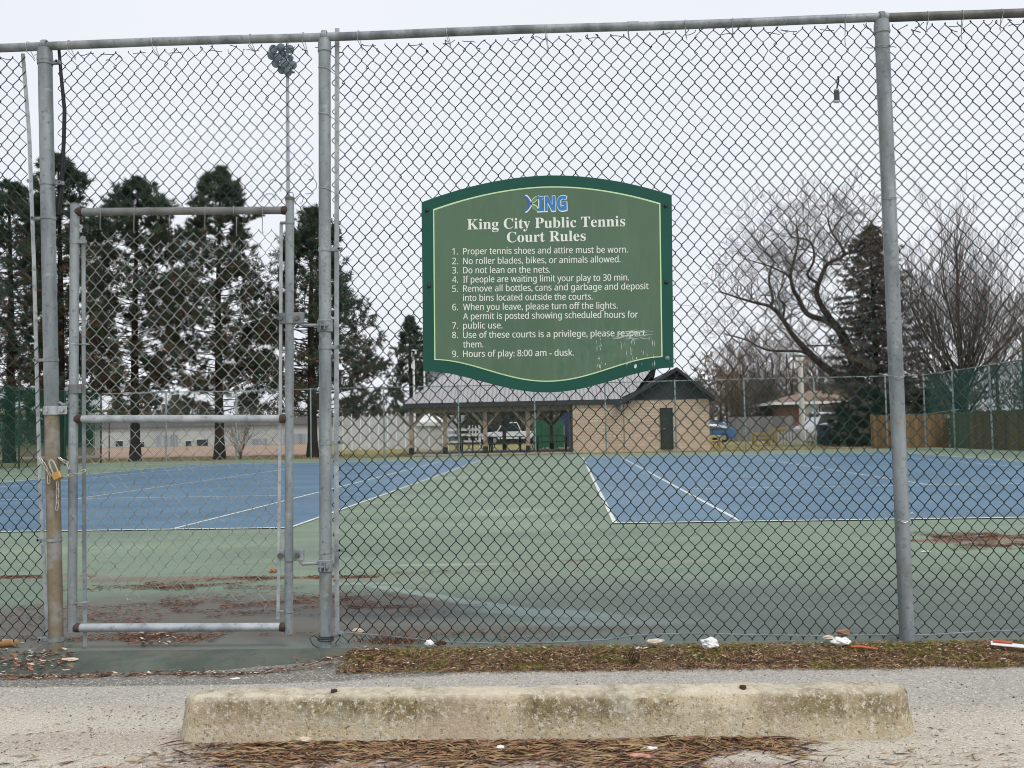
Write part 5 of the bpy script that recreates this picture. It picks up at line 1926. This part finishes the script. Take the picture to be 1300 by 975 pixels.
for li, (pl_, ra_, rb_, dy) in enumerate(LIMBS):
    ra_, rb_ = ra_ * 1.2, rb_ * 1.2
    P = []
    for i, (x, y) in enumerate(pl_):
        px, py = Z4(x, y)
        f = i / (len(pl_) - 1)
        base = 0 if li in (0,) else dy
        off = {0: 0, 1: .8 * f, 2: -.8 * f, 3: -.45 - .6 * f, 4: 1.6 * f, 5: 1.1 + 1.0 * f, 6: 1.0 + .2 * f, 7: .5 - .8 * f, 8: .6 + .4 * f, 9: -.5 - .5 * f, 10: -.6 + .2 * f, 11: -.7, 12: .5}[li]
        P.append(at(px, min(py, 566), OY + off))
    if li == 0: P[0].z = GZ - .1
    n = len(P)
    radii = [ra_ + (rb_ - ra_) * (i / (n - 1)) ** .7 for i in range(n)]
    # smooth the polyline
    Q, RR = [], []
    for i in range(n - 1):
        p0, p1, p2, p3 = P[max(i - 1, 0)], P[i], P[i + 1], P[min(i + 2, n - 1)]
        for s_ in range(4):
            t_ = s_ / 4
            Q.append(.5 * ((2 * p1) + (p2 - p0) * t_ + (2 * p0 - 5 * p1 + 4 * p2 - p3) * t_ ** 2 + (3 * p1 - p0 - 3 * p2 + p3) * t_ ** 3))
            RR.append(radii[i] + (radii[i + 1] - radii[i]) * t_)
    Q.append(P[-1]); RR.append(radii[-1])
    tk.tube(Q, RR, 8)
    if li == 0: continue
    for i in range(3, len(Q)):
        for _ in range(2 if i < len(Q) - 6 else 3):
            if rnd.random() < (.4 if i < len(Q) * .4 else .68):
                d = ((Q[i] - Q[i - 1]).normalized() * .5 + rvec(rnd) * .9 + Vector((0, 0, .25))).normalized()
                bare(tw, Q[i], d, rnd.uniform(.6, 1.15), min(.028, RR[i] * .4), 3, rnd, .8, .15, .74, 0, (2, 3), .0078)
tk.build('trunk', M['bark_grey'], ob)
tw.build('twigs', M['twig'], ob)
# round leafless tree
rb = thing('bare_tree', 'round leafless tree with many upswept stems above the right board fence', 'tree', (up_at(1222, 47), 47, GZ))
rnd = random.Random(19)
tk, tw = MB(), MB(); tk.smooth = True
x0 = up_at(1222, 47)
tk.tube([(x0, 47, GZ), (x0 + .02, 47, 1.0), (x0, 47.05, 2.2), (x0 + .05, 47, 4.2), (x0 + .0, 47, 7.0), (x0 + .08, 47, 9.2), (x0, 47, 10.6)], [.26, .2, .17, .13, .09, .05, .02], 8)
for k in range(30):
    az = k * 2.399
    sp_ = rnd.uniform(.2, 1.0) if k % 3 else rnd.uniform(1.0, 1.7)
    z0 = rnd.uniform(.6, 3.6)
    d = Vector((cos(az) * sp_, sin(az) * sp_, 1)).normalized()
    p = Vector((x0, 47, z0))
    pts = [p]
    L = rnd.uniform(3.6, 5.4) * (1.12 - .25 * sp_)
    dd = d
    for i in range(6):
        dd = (dd + rvec(rnd) * .08 + Vector((0, 0, .05))).normalized()
        pts.append(pts[-1] + dd * L / 6)
    tk.tube(pts, [.075 - .050 * i / 6 for i in range(7)], 6)
    for i in range(2, 7):
        for _ in range(2):
            nd = (dd + rvec(rnd) * .55 + Vector((0, 0, .15))).normalized()
            bare(tw, pts[i], nd, rnd.uniform(1.2, 1.8), .022, 3, rnd, .42, .3, .74, 0, (2, 3), .0055)
for k in range(24):
    z0 = rnd.uniform(5.0, 9.8)
    d = (Vector((rnd.uniform(-.5, .5), rnd.uniform(-.5, .5), 1))).normalized()
    bare(tw, Vector((x0, 47, z0)), d, rnd.uniform(1.0, 1.8), .022, 3, rnd, .4, .4, .72, 0, (2, 3), .0058)
tk.build('trunk', M['bark_grey'], rb)
tw.build('twigs', M['twig'], rb)
# brown topped spruce
def spruce(px, py_top, Y, R, seed, label, cat_name, mats, n_br=260, droop=.25, tiers=1.0, group=None, top_brown=False, base=.02, tl=.22, jag=.12, pw=.72):
    rnd = random.Random(seed)
    x0 = up_at(px, Y)
    H = at(px, py_top, Y).z - GZ
    root = thing(cat_name, label, 'tree' if H > 4 else 'shrub', (x0, Y, GZ), group)
    b = MB(); b.smooth = True
    b.tube([(x0, Y, GZ - .05), (x0 + .04, Y, H * .4), (x0, Y, H * .97)], [.06 + .014 * H, .04 + .009 * H, .012], 8)
    b.build('trunk', M['bark'], root)
    br, fo = MB(), MB()
    for k in range(n_br):
        t_ = base + (1 - base) * ((k + rnd.random()) / n_br)
        az = k * 2.399 + rnd.uniform(-.4, .4)
        rr = R * ((1 - t_) ** pw + .03) * rnd.uniform(1 - 2 * jag - .1, 1 + jag)
        hd = Vector((cos(az), sin(az), 0))
        p = Vector((x0, Y, GZ + H * t_ * .98))
        pts = [p + hd * rr * f + Vector((0, 0, -droop * rr * f + .22 * rr * f * f)) for f in (0, .33, .66, 1.0)]
        br.tube(pts, [.02, .014, .010, .005], 3, False)
        nt = int(4 + rr * 9)
        for q in range(nt):
            f = rnd.uniform(.18, 1.02)
            i = min(2, int(f * 3)); a = pts[i].lerp(pts[i + 1], f * 3 - i)
            sd_ = (hd * .6 + Vector((-hd.y, hd.x, 0)) * rnd.choice((-1, 1)) * .8 + Vector((0, 0, rnd.uniform(-.45, .1)))).normalized()
            mi = 1 if (rnd.random() < (.25 + (.55 if top_brown and t_ > .72 else .0))) else 0
            tuft(fo, a + sd_ * .12, sd_, rnd, 9, tl * 1.2, .020, mi)
    br.build('branches', M['bark_grey'], root)
    fo.build('foliage', mats, root)
    return root
spruce(1114, 280, 48, 3.3, 51, 'tall dull spruce with a browned tip behind the right fence post', 'spruce_tree', [M['spruce'], M['spruce_brown']], 430, .28, top_brown=True, jag=.3, pw=.5, tl=.17)
EV = 'dark evergreen shrubs beside the driveway'
spruce(1075, 508, 47, 1.35, 52, 'low spreading evergreen shrub in front of the parked van', 'evergreen_shrub', [M['evergreen'], M['pine_green']], 70, .1, group=EV)
spruce(1112, 488, 46, 1.55, 53, 'taller evergreen shrub close to the right fence post', 'evergreen_shrub', [M['evergreen'], M['pine_green']], 90, .1, group=EV)
spruce(1172, 492, 49, 1.7, 54, 'dark evergreen shrub rising behind the brown board fence', 'evergreen_shrub', [M['evergreen'], M['spruce']], 90, .1, group=EV)
spruce(1142, 470, 51, 1.9, 58, 'tall evergreen shrub under the spruce, left of the board fence', 'evergreen_shrub', [M['evergreen'], M['spruce']], 100, .15, group=EV)
# brush and thin trees between the block room and the spruce
BG = 'leafless brush trees right of the pavilion'
rb_specs = [(922, 452, 84, 'leafless brush tree closest to the tan block room'), (946, 436, 88, 'second leafless brush tree right of the tan block room'), (972, 440, 82, 'leafless brush tree behind the grey board fence'),
            (1000, 430, 90, 'tallest leafless brush tree left of the utility pole'), (1042, 446, 92, 'leafless brush tree behind the brick house roof'), (1080, 450, 95, 'leafless brush tree behind the right end of the brick house'),
            (934, 478, 80, 'low brush tree directly behind the grey board fence, left end'), (960, 484, 79, 'low brush tree directly behind the grey board fence, middle'), (988, 476, 80, 'low brush tree directly behind the grey board fence, right end')]
for i, (px, py, Y, lab) in enumerate(rb_specs):
    rnd = random.Random(300 + i)
    r = thing('brush_tree', lab, 'tree', (up_at(px, Y), Y, GZ), BG)
    H = at(px, py, Y).z
    tk, tw = MB(), MB()
    x0 = up_at(px, Y)
    for k in range(4):
        xx = x0 + rnd.uniform(-.8, .8)
        yy = Y + rnd.uniform(-.8, .8)
        tk.tube([(xx, yy, GZ), (xx + rnd.uniform(-.2, .2), yy, H * .4), (xx + rnd.uniform(-.5, .5), yy, H * .86)], [.11, .08, .03], 6)
        for q in range(17):
            z0 = rnd.uniform(.1, .88) * H
            az = rnd.uniform(0, 6.28)
            bare(tw, Vector((xx, yy, z0)), Vector((cos(az) * .8, sin(az) * .8, .7)).normalized(), H * .16, .030, 3, rnd, .6, .25, .72, 0, (2, 3), .012)
    tk.build('trunk', M['bark_grey'], r)
    tw.build('twigs', M['twig'] if i % 3 else M['twig_tan'], r)
# tan shrubs at the right edge and one by the pines
for i, (px, py, Y, lab, sz) in enumerate(((1268, 415, 60, 'tan leafless tree behind the right board fence', 1.0), (1302, 400, 58, 'grey leafless tree at the right edge of the picture', 1.0), (305, 555, 43.2, 'small bare shrub with upright stems by the foot of a pine', .3))):
    rnd = random.Random(400 + i)
    r = thing('bare_shrub' if sz < .5 else 'bare_tree', lab, 'shrub' if sz < .5 else 'tree', (up_at(px, Y), Y, GZ))
    H = at(px, py if sz > .5 else 520, Y).z
    x0 = up_at(px, Y)
    tk, tw = MB(), MB()
    if sz > .5:
        tk.tube([(x0, Y, GZ), (x0, Y, H * .5), (x0 + .1, Y, H * .9)], [.14, .09, .03], 6)
    else:
        tk.tube([(x0, Y, GZ), (x0 + .03, Y, .3)], [.06, .04], 6)
    for q in range(30 if sz > .5 else 16):
        z0 = rnd.uniform(.15, .85) * H if sz > .5 else rnd.uniform(0, .25)
        az = rnd.uniform(0, 6.28)
        bare(tw, Vector((x0, Y, z0)), Vector((cos(az) * .6, sin(az) * .6, 1)).normalized(), H * (.18 if sz > .5 else .34), .025 if sz > .5 else .014, 3 if sz > .5 else 2, rnd, .5, .3, .72, 0, (2, 3), .008)
    tk.build('trunk', M['bark_grey'], r)
    tw.build('twigs', M['twig_tan'] if i != 1 else M['twig'], r)
# evergreens beyond the infield
FGp = 'distant evergreens beyond the infield'
for i, (px, py, R, lab) in enumerate(((96, 492, 3.6, 'distant evergreen behind the yellow capped fence'), (150, 506, 3.0, 'distant evergreen left of the gate middle'), (222, 500, 3.4, 'distant evergreen above the cream workshop'),
                                      (262, 512, 2.8, 'small distant evergreen behind a pine trunk'), (318, 496, 3.2, 'distant pointed evergreen near the right side of the gate'), (446, 505, 3.4, 'distant evergreen behind the white netting'), (478, 512, 3.0, 'small distant evergreen behind the white netting, nearer the pavilion'),
                                      (652, 505, 3.2, 'dark evergreen seen under the pavilion roof'), (608, 510, 3.0, 'dark evergreen seen through the left pavilion bays'))):
    spruce(px, py, 125 if px < 560 else 80, R if px < 560 else R * .75, 60 + i, lab, 'evergreen_tree', [M['spruce'], M['pine_green']], 70, .2, group=FGp, tl=.6)
# far wood closing the horizon
rnd = random.Random(5)
b = MB()
for k in range(420):
    px = rnd.uniform(-250, 1560)
    Y = rnd.uniform(150, 210)
    x = up_at(px, Y)
    h = rnd.uniform(3.0, 7.5) if px < 880 else rnd.uniform(6, 13)
    for q in range(42):
        p = Vector((x + rnd.gauss(0, 1.5), Y + rnd.gauss(0, 1.5), max(.2, h * rnd.random() ** .7)))
        tuft(b, p, Vector((0, 0, 1)), rnd, 3, 1.5, .14, rnd.choice((0, 1, 1, 2)))
o = b.build('far_wood', [M['spruce'], M['twig'], M['twig_tan']])
tag(o, 'low line of far trees along the horizon', 'trees', kind='stuff')
# ------------------------------------------------------------------ concrete wheel stop
wsl, wsr = G(226, 946, -.035), G(1170, 941, -.035)
ws_y = (wsl.y + wsr.y) / 2
HT = .172
n, rows = 150, []
b = MB(); b.smooth = True
Lw = wsr.x - wsl.x
sec = [(0.0, 0.0), (.002, .03), (.008, .10), (.014, HT - .022), (.022, HT - .006), (.040, HT), (.115, HT + .001), (.135, HT - .008), (.142, HT - .03), (.150, .06), (.156, 0.0)]
for i in range(n + 1):
    f = i / n
    x = wsl.x + Lw * f
    e = min(f, 1 - f) * Lw
    sh = 1.0 if e > .075 else sqrt(max(0.0, 1 - (1 - e / .075) ** 2)) * .5 + .5
    hz = 1.0 if e > .05 else .80 + .20 * sqrt(max(0, 1 - (1 - e / .05) ** 2))
    skew = .01 * (f - .5)
    for (yy, zz) in sec:
        yc = .078
        y = ws_y + yc + (yy - yc) * sh + skew
        cut = max(0.0, (.085 if f > .5 else .05) - e)
        if yy < yc: y += cut * .9 * (1 - yy / yc) + (.008 * mnoise.noise((x * 30, zz * 45, 3)) if cut > 0 else 0)
        z = -.040 + zz * (hz if zz > .05 else 1)
        q = Vector((x * 9, yy * 40, zz * 30))
        nz_ = mnoise.noise(q) * .0045 + mnoise.noise(q * 3.1) * .0035
        if zz > HT * .8 and mnoise.noise(Vector((x * 5.3, yy * 9, 2))) > .2: nz_ -= .009
        edge = .006 * mnoise.noise(Vector((x * 14, zz * 20, 7))) if e < .12 else 0
        b.v.append((x + edge + (.02 * (1 - zz / HT) * (-1 if f < .5 else 1) if e < .08 else 0), y - nz_, z + nz_ * (1 if zz > .05 else 0)))
m_ = len(sec)
for i in range(n):
    for j in range(m_ - 1):
        a = i * m_ + j
        b.f.append((a, a + m_, a + m_ + 1, a + 1)); b.mi.append(0)
b.f.append(tuple(range(m_ - 1, -1, -1))); b.mi.append(0)
b.f.append(tuple(range(n * m_, n * m_ + m_))); b.mi.append(0)
me_o = b.build('wheel_stop', M['wheelstop'])
tag(me_o, 'long pale concrete wheel stop, lichen stained, lying on the lot in front of the fence', 'wheel stop')
# pin holes with rusty bars
for (px, py) in ((424, 872), (943, 868.5)):
    p = at(px, py, ws_y + .07); p.z = -.040 + HT
    b = MB(); b.smooth = True
    b.tube([(p.x, ws_y + .07, p.z - .02), (p.x, ws_y + .07, p.z + .004)], .012, 10)
    b.build('anchor_pin', M['leaf_dark'], me_o)

# ------------------------------------------------------------------ litter
rnd = random.Random(99)
def lot_z(x, y):
    return -.035 + .006 * mnoise.noise((x * .9, y * .9, 0)) + .003 * mnoise.noise((x * 4, y * 4, 3))
def strip_z(x, y):
    ylo = 4.255
    fy = max(0, min(1, (y - ylo) / (4.60 - ylo)))
    return -.037 + .022 * max(0, sin(pi * min(1, fy * 1.05))) ** 1.1 + .026 * fy
def needle(mb, x, y, z, L, w_, az, lift=0.0, bend=0.0, mi=0):
    d = Vector((cos(az), sin(az), 0)); s_ = Vector((-d.y, d.x, 0))
    a = Vector((x, y, z)) - d * L / 2
    m = Vector((x, y, z + lift * .6 + .001)) + s_ * bend * L
    e = Vector((x, y, z + lift)) + d * L / 2
    up_ = Vector((0, 0, w_ * .8))
    mb.v += [tuple(a), tuple(m - s_ * w_ + up_), tuple(e), tuple(m + s_ * w_ + up_ * .2)]
    k = len(mb.v)
    mb.f.append((k - 4, k - 3, k - 2)); mb.f.append((k - 4, k - 2, k - 1)); mb.mi += [mi, mi]
# brown pine needles banked in front of the wheel stop
b = MB()
for k in range(5600):
    px = rnd.choice((rnd.gauss(620, 170), rnd.gauss(860, 70), rnd.uniform(300, 1000), rnd.gauss(450, 80)))
    t_ = abs(rnd.gauss(0, .95))
    base_y = ws_y - .004
    x = at(px, 945, base_y).x
    if x < wsl.x - .1 or x > wsr.x - .32: continue
    wid = .17 * max(.12, .62 + .9 * mnoise.noise((x * 2.3, 1, 0)))
    y = base_y - t_ * wid + .004
    pile = max(0, 1 - t_ / 1.2) * .013
    needle(b, x, y, lot_z(x, y) + .002 + rnd.random() * pile, rnd.uniform(.05, .13), rnd.uniform(.0006, .0011), rnd.gauss(0, .6) + rnd.choice((0, pi)), rnd.uniform(-.003, .008), rnd.uniform(-.12, .12), rnd.choice((0, 0, 1, 1, 2)))
for k in range(1900):                     # thinner scatter over the lot
    x = rnd.gauss(-.9, .9) if rnd.random() < .6 else rnd.uniform(-2.2, 2.2)
    y = rnd.uniform(2.6, 3.2)
    needle(b, x, y, lot_z(x, y) + .002, rnd.uniform(.025, .08), .0011, rnd.gauss(.2, .7), .003, rnd.uniform(-.1, .1), rnd.choice((0, 0, 1, 3)))
for k in range(3000):                     # short bark bits lying all over the lot
    x = rnd.uniform(-2.3, 2.3); y = rnd.uniform(2.55, 3.75)
    if rnd.random() > .35 + .9 * mnoise.noise((x * 2.2, y * 3.5, 8)) + .25 * (x < -.9): continue
    needle(b, x, y, lot_z(x, y) + .0015, rnd.uniform(.008, .032), rnd.uniform(.0008, .0016), rnd.gauss(.1, .6), .002, rnd.uniform(-.1, .1), rnd.choice((0, 0, 2, 2)))
tag(b.build('pine_needle_litter', [M['needle_brown'], M['straw'], M['leaf_dark'], M['leaf_dark']]), 'brown pine needles drifted along the wheel stop', 'needles', kind='stuff')
# grit and chips on the lot
b = MB()
for k in range(3000):
    x = rnd.uniform(-2.6, 2.6); y = rnd.uniform(2.6, 4.15)
    s_ = rnd.uniform(.0015, .0042) * (1.5 if rnd.random() < .1 else 1)
    z = lot_z(x, y)
    a = rnd.uniform(0, 6)
    P = [Vector((x + s_ * cos(a + q * 1.57) * rnd.uniform(.6, 1.4), y + s_ * sin(a + q * 1.57) * rnd.uniform(.6, 1.4), z)) for q in range(4)]
    T_ = Vector((x, y, z + s_ * .9))
    for q in range(4): b.tri(P[q], P[(q + 1) % 4], T_, k % 3)
tag(b.build('grit', [M['shell'], M['leaf_dark'], M['rail_dark']]), 'fine grit and chips scattered over the lot', 'grit', kind='stuff')
# dead grass and moss on the soil strip
b = MB()
for k in range(40000):
    x = rnd.uniform(-.98, 3.2)
    f = rnd.random() if rnd.random() < .8 else -abs(rnd.gauss(0, .09))
    y = 4.27 + f * .33 + .02 * mnoise.noise((x * 5, 0, 2))
    dens_ = .5 + .6 * mnoise.noise((x * 3, y * 6, 5))
    if rnd.random() > dens_ + .25: continue
    z = strip_z(x, y) if f > 0 else -.034
    green = mnoise.noise((x * 4.5, y * 7, 9)) + .35 * (y > 4.40) > .22
    mi = rnd.choice((1, 1, 0, 2)) if green else rnd.choice((0, 0, 2, 2, 3))
    if rnd.random() < .62:
        needle(b, x, y, z + rnd.uniform(.0, .012), rnd.uniform(.014, .045), rnd.uniform(.0005, .0010), rnd.uniform(0, 6.28), rnd.uniform(-.004, .014), rnd.uniform(-.2, .2), mi)
    else:
        h = rnd.uniform(.010, .032); az = rnd.uniform(0, 6.28)
        w_ = .0011
        tip = (x + cos(az) * h * .8, y + sin(az) * h * .8, z + h)
        b.tri((x - w_, y, z - .004), (x + w_, y, z - .004), tip, mi)
tag(b.build('dead_grass', [M['straw'], M['moss'], M['needle_brown'], M['leaf_dark']]), 'matted dead grass and moss along the foot of the fence', 'grass', kind='stuff')
# leaf fragments, needles and crumbs along the strip, the gate apron and just inside the fence
def flake(mb, x, y, z, s_, mi):
    a = rnd.uniform(0, 6.28); n_ = rnd.randint(4, 6)
    tilt = rnd.uniform(-.5, .5)
    P = []
    for q in range(n_):
        r_ = s_ * rnd.uniform(.5, 1.2) * (1.5 if q % 3 == 0 else 1)
        ang = a + 2 * pi * q / n_
        P.append((x + r_ * cos(ang), y + r_ * sin(ang) * .8, z + .003 + abs(tilt) * s_ + tilt * r_ * cos(ang) + rnd.uniform(0, .25) * s_))
    mb.add(P, [tuple(range(n_))], mi)
b = MB()
for k in range(1300):
    x = rnd.uniform(-.93, 3.0); y = rnd.uniform(4.25, 4.60)
    flake(b, x, y, strip_z(x, y) + .006, rnd.uniform(.003, .009) * (1.6 if rnd.random() < .12 else 1), rnd.choice((0, 0, 1, 2, 2)))
for k in range(900):                      # drift line along the gate apron
    x = rnd.uniform(-2.6, -.75)
    px_y = 4.24 + .03 * mnoise.noise((x * 2, 3, 0)) + .20 * max(0, min(1, (x + 1.45) / .6))
    y = px_y + rnd.gauss(0, .022)
    z = -.036 + max(0, (y - 4.27)) * .25
    if rnd.random() < .35: flake(b, x, y, z + .004, rnd.uniform(.003, .012), rnd.choice((0, 1, 1, 2)))
    else: needle(b, x, y, z + .004, rnd.uniform(.03, .08), .0009, rnd.gauss(0, .5), .004, rnd.uniform(-.1, .1), rnd.choice((0, 1, 3)))
for k in range(320):                      # heap in the left corner
    p = G(rnd.uniform(-10, 95), rnd.gauss(838, 10))
    flake(b, p.x, p.y, .002, rnd.uniform(.004, .014), rnd.choice((0, 0, 1, 1, 3, 3, 2)))
for k in range(70):
    p = G(rnd.uniform(180, 225), rnd.uniform(800, 822))
    flake(b, p.x, p.y, .004, rnd.uniform(.004, .016), rnd.choice((0, 1, 2)))
tag(b.build('leaf_litter', [M['leaf_dry'], M['leaf_dark'], M['shell'], M['needle_red']]), 'dry leaf fragments and crumbs along the fence foot', 'leaf litter', kind='stuff')
# red brown needles drifted on the courts
b = MB()
def drift(px, py, rx, ry, n_, L=(.016, .05)):
    n_ = int(n_ * 1.5)
    g = G(px, py)
    for k in range(n_):
        a = rnd.uniform(0, 6.28); r_ = rnd.random() ** .6 * 1.15
        w_ = 1 + .35 * sin(a * 3 + px) + .2 * sin(a * 7)
        x = g.x + rx * r_ * cos(a) * w_; y = g.y + ry * r_ * sin(a) * w_
        if mnoise.noise((x * 4, y * 9, px)) < -.12: continue
        if y < FENCE_Y - .05: continue
        needle(b, x, y, .004 + rnd.random() * .006, rnd.uniform(*L), .0009, rnd.gauss(0, 1.0), .003, rnd.uniform(-.15, .15), rnd.choice((0, 0, 1)))
for args in ((1240, 682, .55, .26, 3600), (1290, 693, .50, .22, 2000), (230, 745, .65, .16, 2000), (280, 770, 1.0, .35, 2400), (200, 810, .5, .12, 1000), (330, 735, .35, .06, 600), (440, 733, .35, .05, 600),
             (30, 733, .5, .06, 700), (590, 806, .6, .12, 420), (560, 727, .7, .07, 220), (450, 760, .40, .2, 500), (775, 712, .4, .05, 160), (780, 725, .3, .02, 150), (130, 790, .4, .25, 500),
             (490, 771, .45, .03, 350), (940, 608, .5, .3, 350), (720, 608, .3, .3, 120), (1060, 600, 8, 4, 300), (500, 640, 5, 5, 300)):
    drift(*args)
tag(b.build('needle_drift', [M['needle_red'], M['leaf_dark']]), 'rust red needles drifted in patches over the courts', 'needles', kind='stuff')
# grass tufts and leaves behind the court, nearest strip only
b = MB()
for k in range(9000):
    u = rnd.uniform(U_LEFT - 3, U_RIGHT + 2); v = V_FAR + rnd.uniform(.3, 3.6) if rnd.random() < .75 else V_FAR + rnd.uniform(3, 12)
    p = K(u, v)
    if PY - .3 < p.y < PY + 8.6 and xl < p.x < xr: continue
    az = rnd.uniform(0, 6.28); h = rnd.uniform(.03, .10)
    b.tri((p.x - .02, p.y, GZ - .01), (p.x + .02, p.y, GZ - .01), (p.x + cos(az) * .08, p.y + sin(az) * .08, GZ + h), rnd.choice((0, 0, 1, 2)))
tag(b.build('dry_grass', [M['straw'], M['moss'], M['leaf_dry']]), 'dry tufty grass behind the courts', 'grass', kind='stuff')

def crumple(name, label, cat, p, size, m_, seed, sq=(1, 1, .8)):
    r_ = random.Random(seed)
    b = MB()
    nu, nv = 18, 11
    for j in range(nv + 1):
        for i in range(nu):
            a = 2 * pi * i / nu; t_ = pi * j / nv
            dv = Vector((sin(t_) * cos(a), sin(t_) * sin(a), cos(t_)))
            rr = size * (.95 + .42 * mnoise.noise(dv * 1.6 + Vector((seed, 0, 0))) + .22 * mnoise.noise(dv * 4.2 + Vector((0, seed, 0))))
            b.v.append((p.x + rr * sin(t_) * cos(a) * sq[0], p.y + rr * sin(t_) * sin(a) * sq[1], p.z + size * sq[2] * .8 + rr * cos(t_) * sq[2]))
    for j in range(nv):
        for i in range(nu):
            b.f.append((j * nu + i, (j + 1) * nu + i, (j + 1) * nu + (i + 1) % nu, j * nu + (i + 1) % nu)); b.mi.append(0)
    return tag(b.build(name, m_), label, cat)
def spot(px, py, z=0.0): return G(px, py, z)
crumple('paper_wad', 'crumpled white paper wad on the grass strip below the sign, right of centre', 'paper', spot(901, 822, .012), .040, M['paper'], 3, (1.15, .7, .62))
crumple('paper_wad', 'crumpled white paper wad beside the orange straw near the right post', 'paper', spot(1068, 818, .014), .036, M['paper'], 5, (1.25, .7, .5))
crumple('paper_wad', 'small torn white wrapper at the fence foot below the left side of the sign', 'paper', spot(545, 820, .014), .022, M['paper'], 8, (1.0, .6, .7))
crumple('stone', 'pale flat stone just inside the fence near the middle post', 'stone', spot(455, 803, .0), .028, M['shell'], 9, (1.3, .8, .45))
crumple('stone', 'flat buff stone on the fence foot right of centre', 'stone', spot(832, 816, .02), .028, M['shell'], 10, (1.4, .7, .4))
crumple('stone', 'small buff stone by the brown leaf next to the paper wad', 'stone', spot(1052, 812, .02), .022, M['shell'], 13, (1.2, .7, .5))
crumple('stone', 'white pebble pair lying against the left part of the wheel stop', 'stone', spot(386, 944, -.03), .020, M['shell'], 14, (1.4, .8, .7))
crumple('bottle_cap', 'white bottle cap in the needles below the middle of the wheel stop', 'cap', spot(635, 950, -.028), .011, M['paper'], 15, (1.2, 1.0, .5))
crumple('plastic_scrap', 'torn pink plastic scrap in the needles before the wheel stop', 'scrap', spot(812, 961, -.03), .022, mat('pink plastic', S(206, 150, 136), S(190, 130, 120), 30, .5), 16, (1.7, .6, .3))
crumple('paper_scrap', 'dirty white paper scrap in the needles right of the pink scrap', 'scrap', spot(826, 953, -.03), .018, M['paper'], 17, (1.5, .7, .4))
crumple('paper_scrap', 'small white scrap on the dark asphalt in front of the gate', 'scrap', spot(299, 862, -.035), .012, M['paper'], 18, (1.8, .8, .25))
crumple('paper_scrap', 'little white scrap on the court well inside the right bay', 'scrap', spot(1175, 701, .004), .022, M['paper'], 21, (1.6, .7, .3))
crumple('dry_leaf', 'curled brown leaf beside the orange straw', 'leaf', spot(1071, 806, .03), .030, M['leaf_dry'], 22, (1.2, .5, .5))
crumple('dry_leaf', 'curled red brown leaf at the fence foot right of the torn wrapper', 'leaf', spot(560, 819, .015), .022, M['leaf_dark'], 23, (1.3, .5, .5))
crumple('dry_leaf', 'brown leaf lying inside the gate by the lower hinge', 'leaf', spot(347, 727, .0), .030, mat('tan leaf', S(176, 112, 70), S(150, 92, 60), 30, .8), 24, (1.0, .6, .6))
crumple('dry_leaf', 'flat pale leaf on the drift line in front of the gate', 'leaf', spot(88, 839, .0), .028, M['shell'], 25, (1.5, .6, .3))
# pine cone
pc = spot(806, 838, .0)
b = MB()
for k in range(70):
    t_ = k / 70
    az = k * 2.399
    r_ = .024 * sin(pi * (.15 + .8 * t_))
    c = Vector((pc.x + (t_ - .5) * .05, pc.y + r_ * cos(az), pc.z + .018 + r_ * sin(az)))
    d = Vector((-.3, cos(az), sin(az))).normalized()
    s_ = d.cross(Vector((1, 0, 0))).normalized()
    b.add([c - s_ * .005, c + s_ * .005, c + d * .011 + s_ * .006, c + d * .013, c + d * .011 - s_ * .006], [(0, 1, 2, 3, 4)])
tag(b.build('pine_cone', M['leaf_dark']), 'dark pine cone on the grass strip below the sign', 'pine cone')
# orange straw, white and orange card, branch stub
b = MB(); b.smooth = True
A, B_ = spot(1080, 821, .016), spot(1114, 824, .012)
b.tube([A, A.lerp(B_, .4) + Vector((0, 0, .004)), B_], .0055, 8)
tag(b.build('plastic_straw', M['orange']), 'orange plastic straw lying on the grass strip', 'straw')
cdx = thing('card_scrap', 'white card with an orange edge lying by the fence at the far right', 'card', spot(1275, 820, .0))
A = spot(1258, 818, .02); B_ = spot(1310, 823, .02)
d = (B_ - A)
b = MB(); b.add([A, B_, B_ + Vector((-.01, .06, .004)), A + Vector((.02, .045, .006)), A + Vector((0, 0, -.003)), B_ + Vector((0, 0, -.003)), B_ + Vector((-.01, .06, .001)), A + Vector((.02, .045, .003))], [(0, 1, 2, 3), (7, 6, 5, 4), (0, 4, 5, 1), (1, 5, 6, 2), (2, 6, 7, 3), (3, 7, 4, 0)])
b.build('card', M['paper'], cdx)
b = MB(); A2 = A.lerp(B_, .1) + Vector((.005, .03, .010)); B2 = A.lerp(B_, .6) + Vector((.005, .035, .010))
b.tube([A2, B2], .006, 6); b.build('orange_edge', M['orange'], cdx)
b = MB(); b.smooth = True
A, B_ = spot(-40, 823, .0) + Vector((0, 0, .022)), spot(21, 821, .0) + Vector((0, 0, .020))
b.tube([A, A.lerp(B_, .3) + Vector((0, 0, .004)), A.lerp(B_, .7), B_, B_ + Vector((.006, 0, 0))], [.020, .022, .021, .017, .008], 10)
tag(b.build('branch_stub', M['log']), 'short bare wood stub lying against the fence at the far left', 'stick')
# dry weed tuft at the fence foot
b = MB()
for k in range(420):
    p = spot(rnd.gauss(500, 26), 0.5 * rnd.uniform(816, 826) + 410, .0)
    h = rnd.uniform(.02, .085); az = rnd.uniform(0, 6.28)
    b.tri((p.x - .0014, p.y + .03, .01), (p.x + .0014, p.y + .03, .01), (p.x + cos(az) * h * .9, p.y + .03 + sin(az) * h * .6, .01 + h * rnd.uniform(.3, 1)), rnd.choice((0, 0, 1)))
tag(b.build('weed_tuft', [M['leaf_dark'], M['needle_red']]), 'reddish dead weed tuft at the fence foot right of the middle post', 'weed')
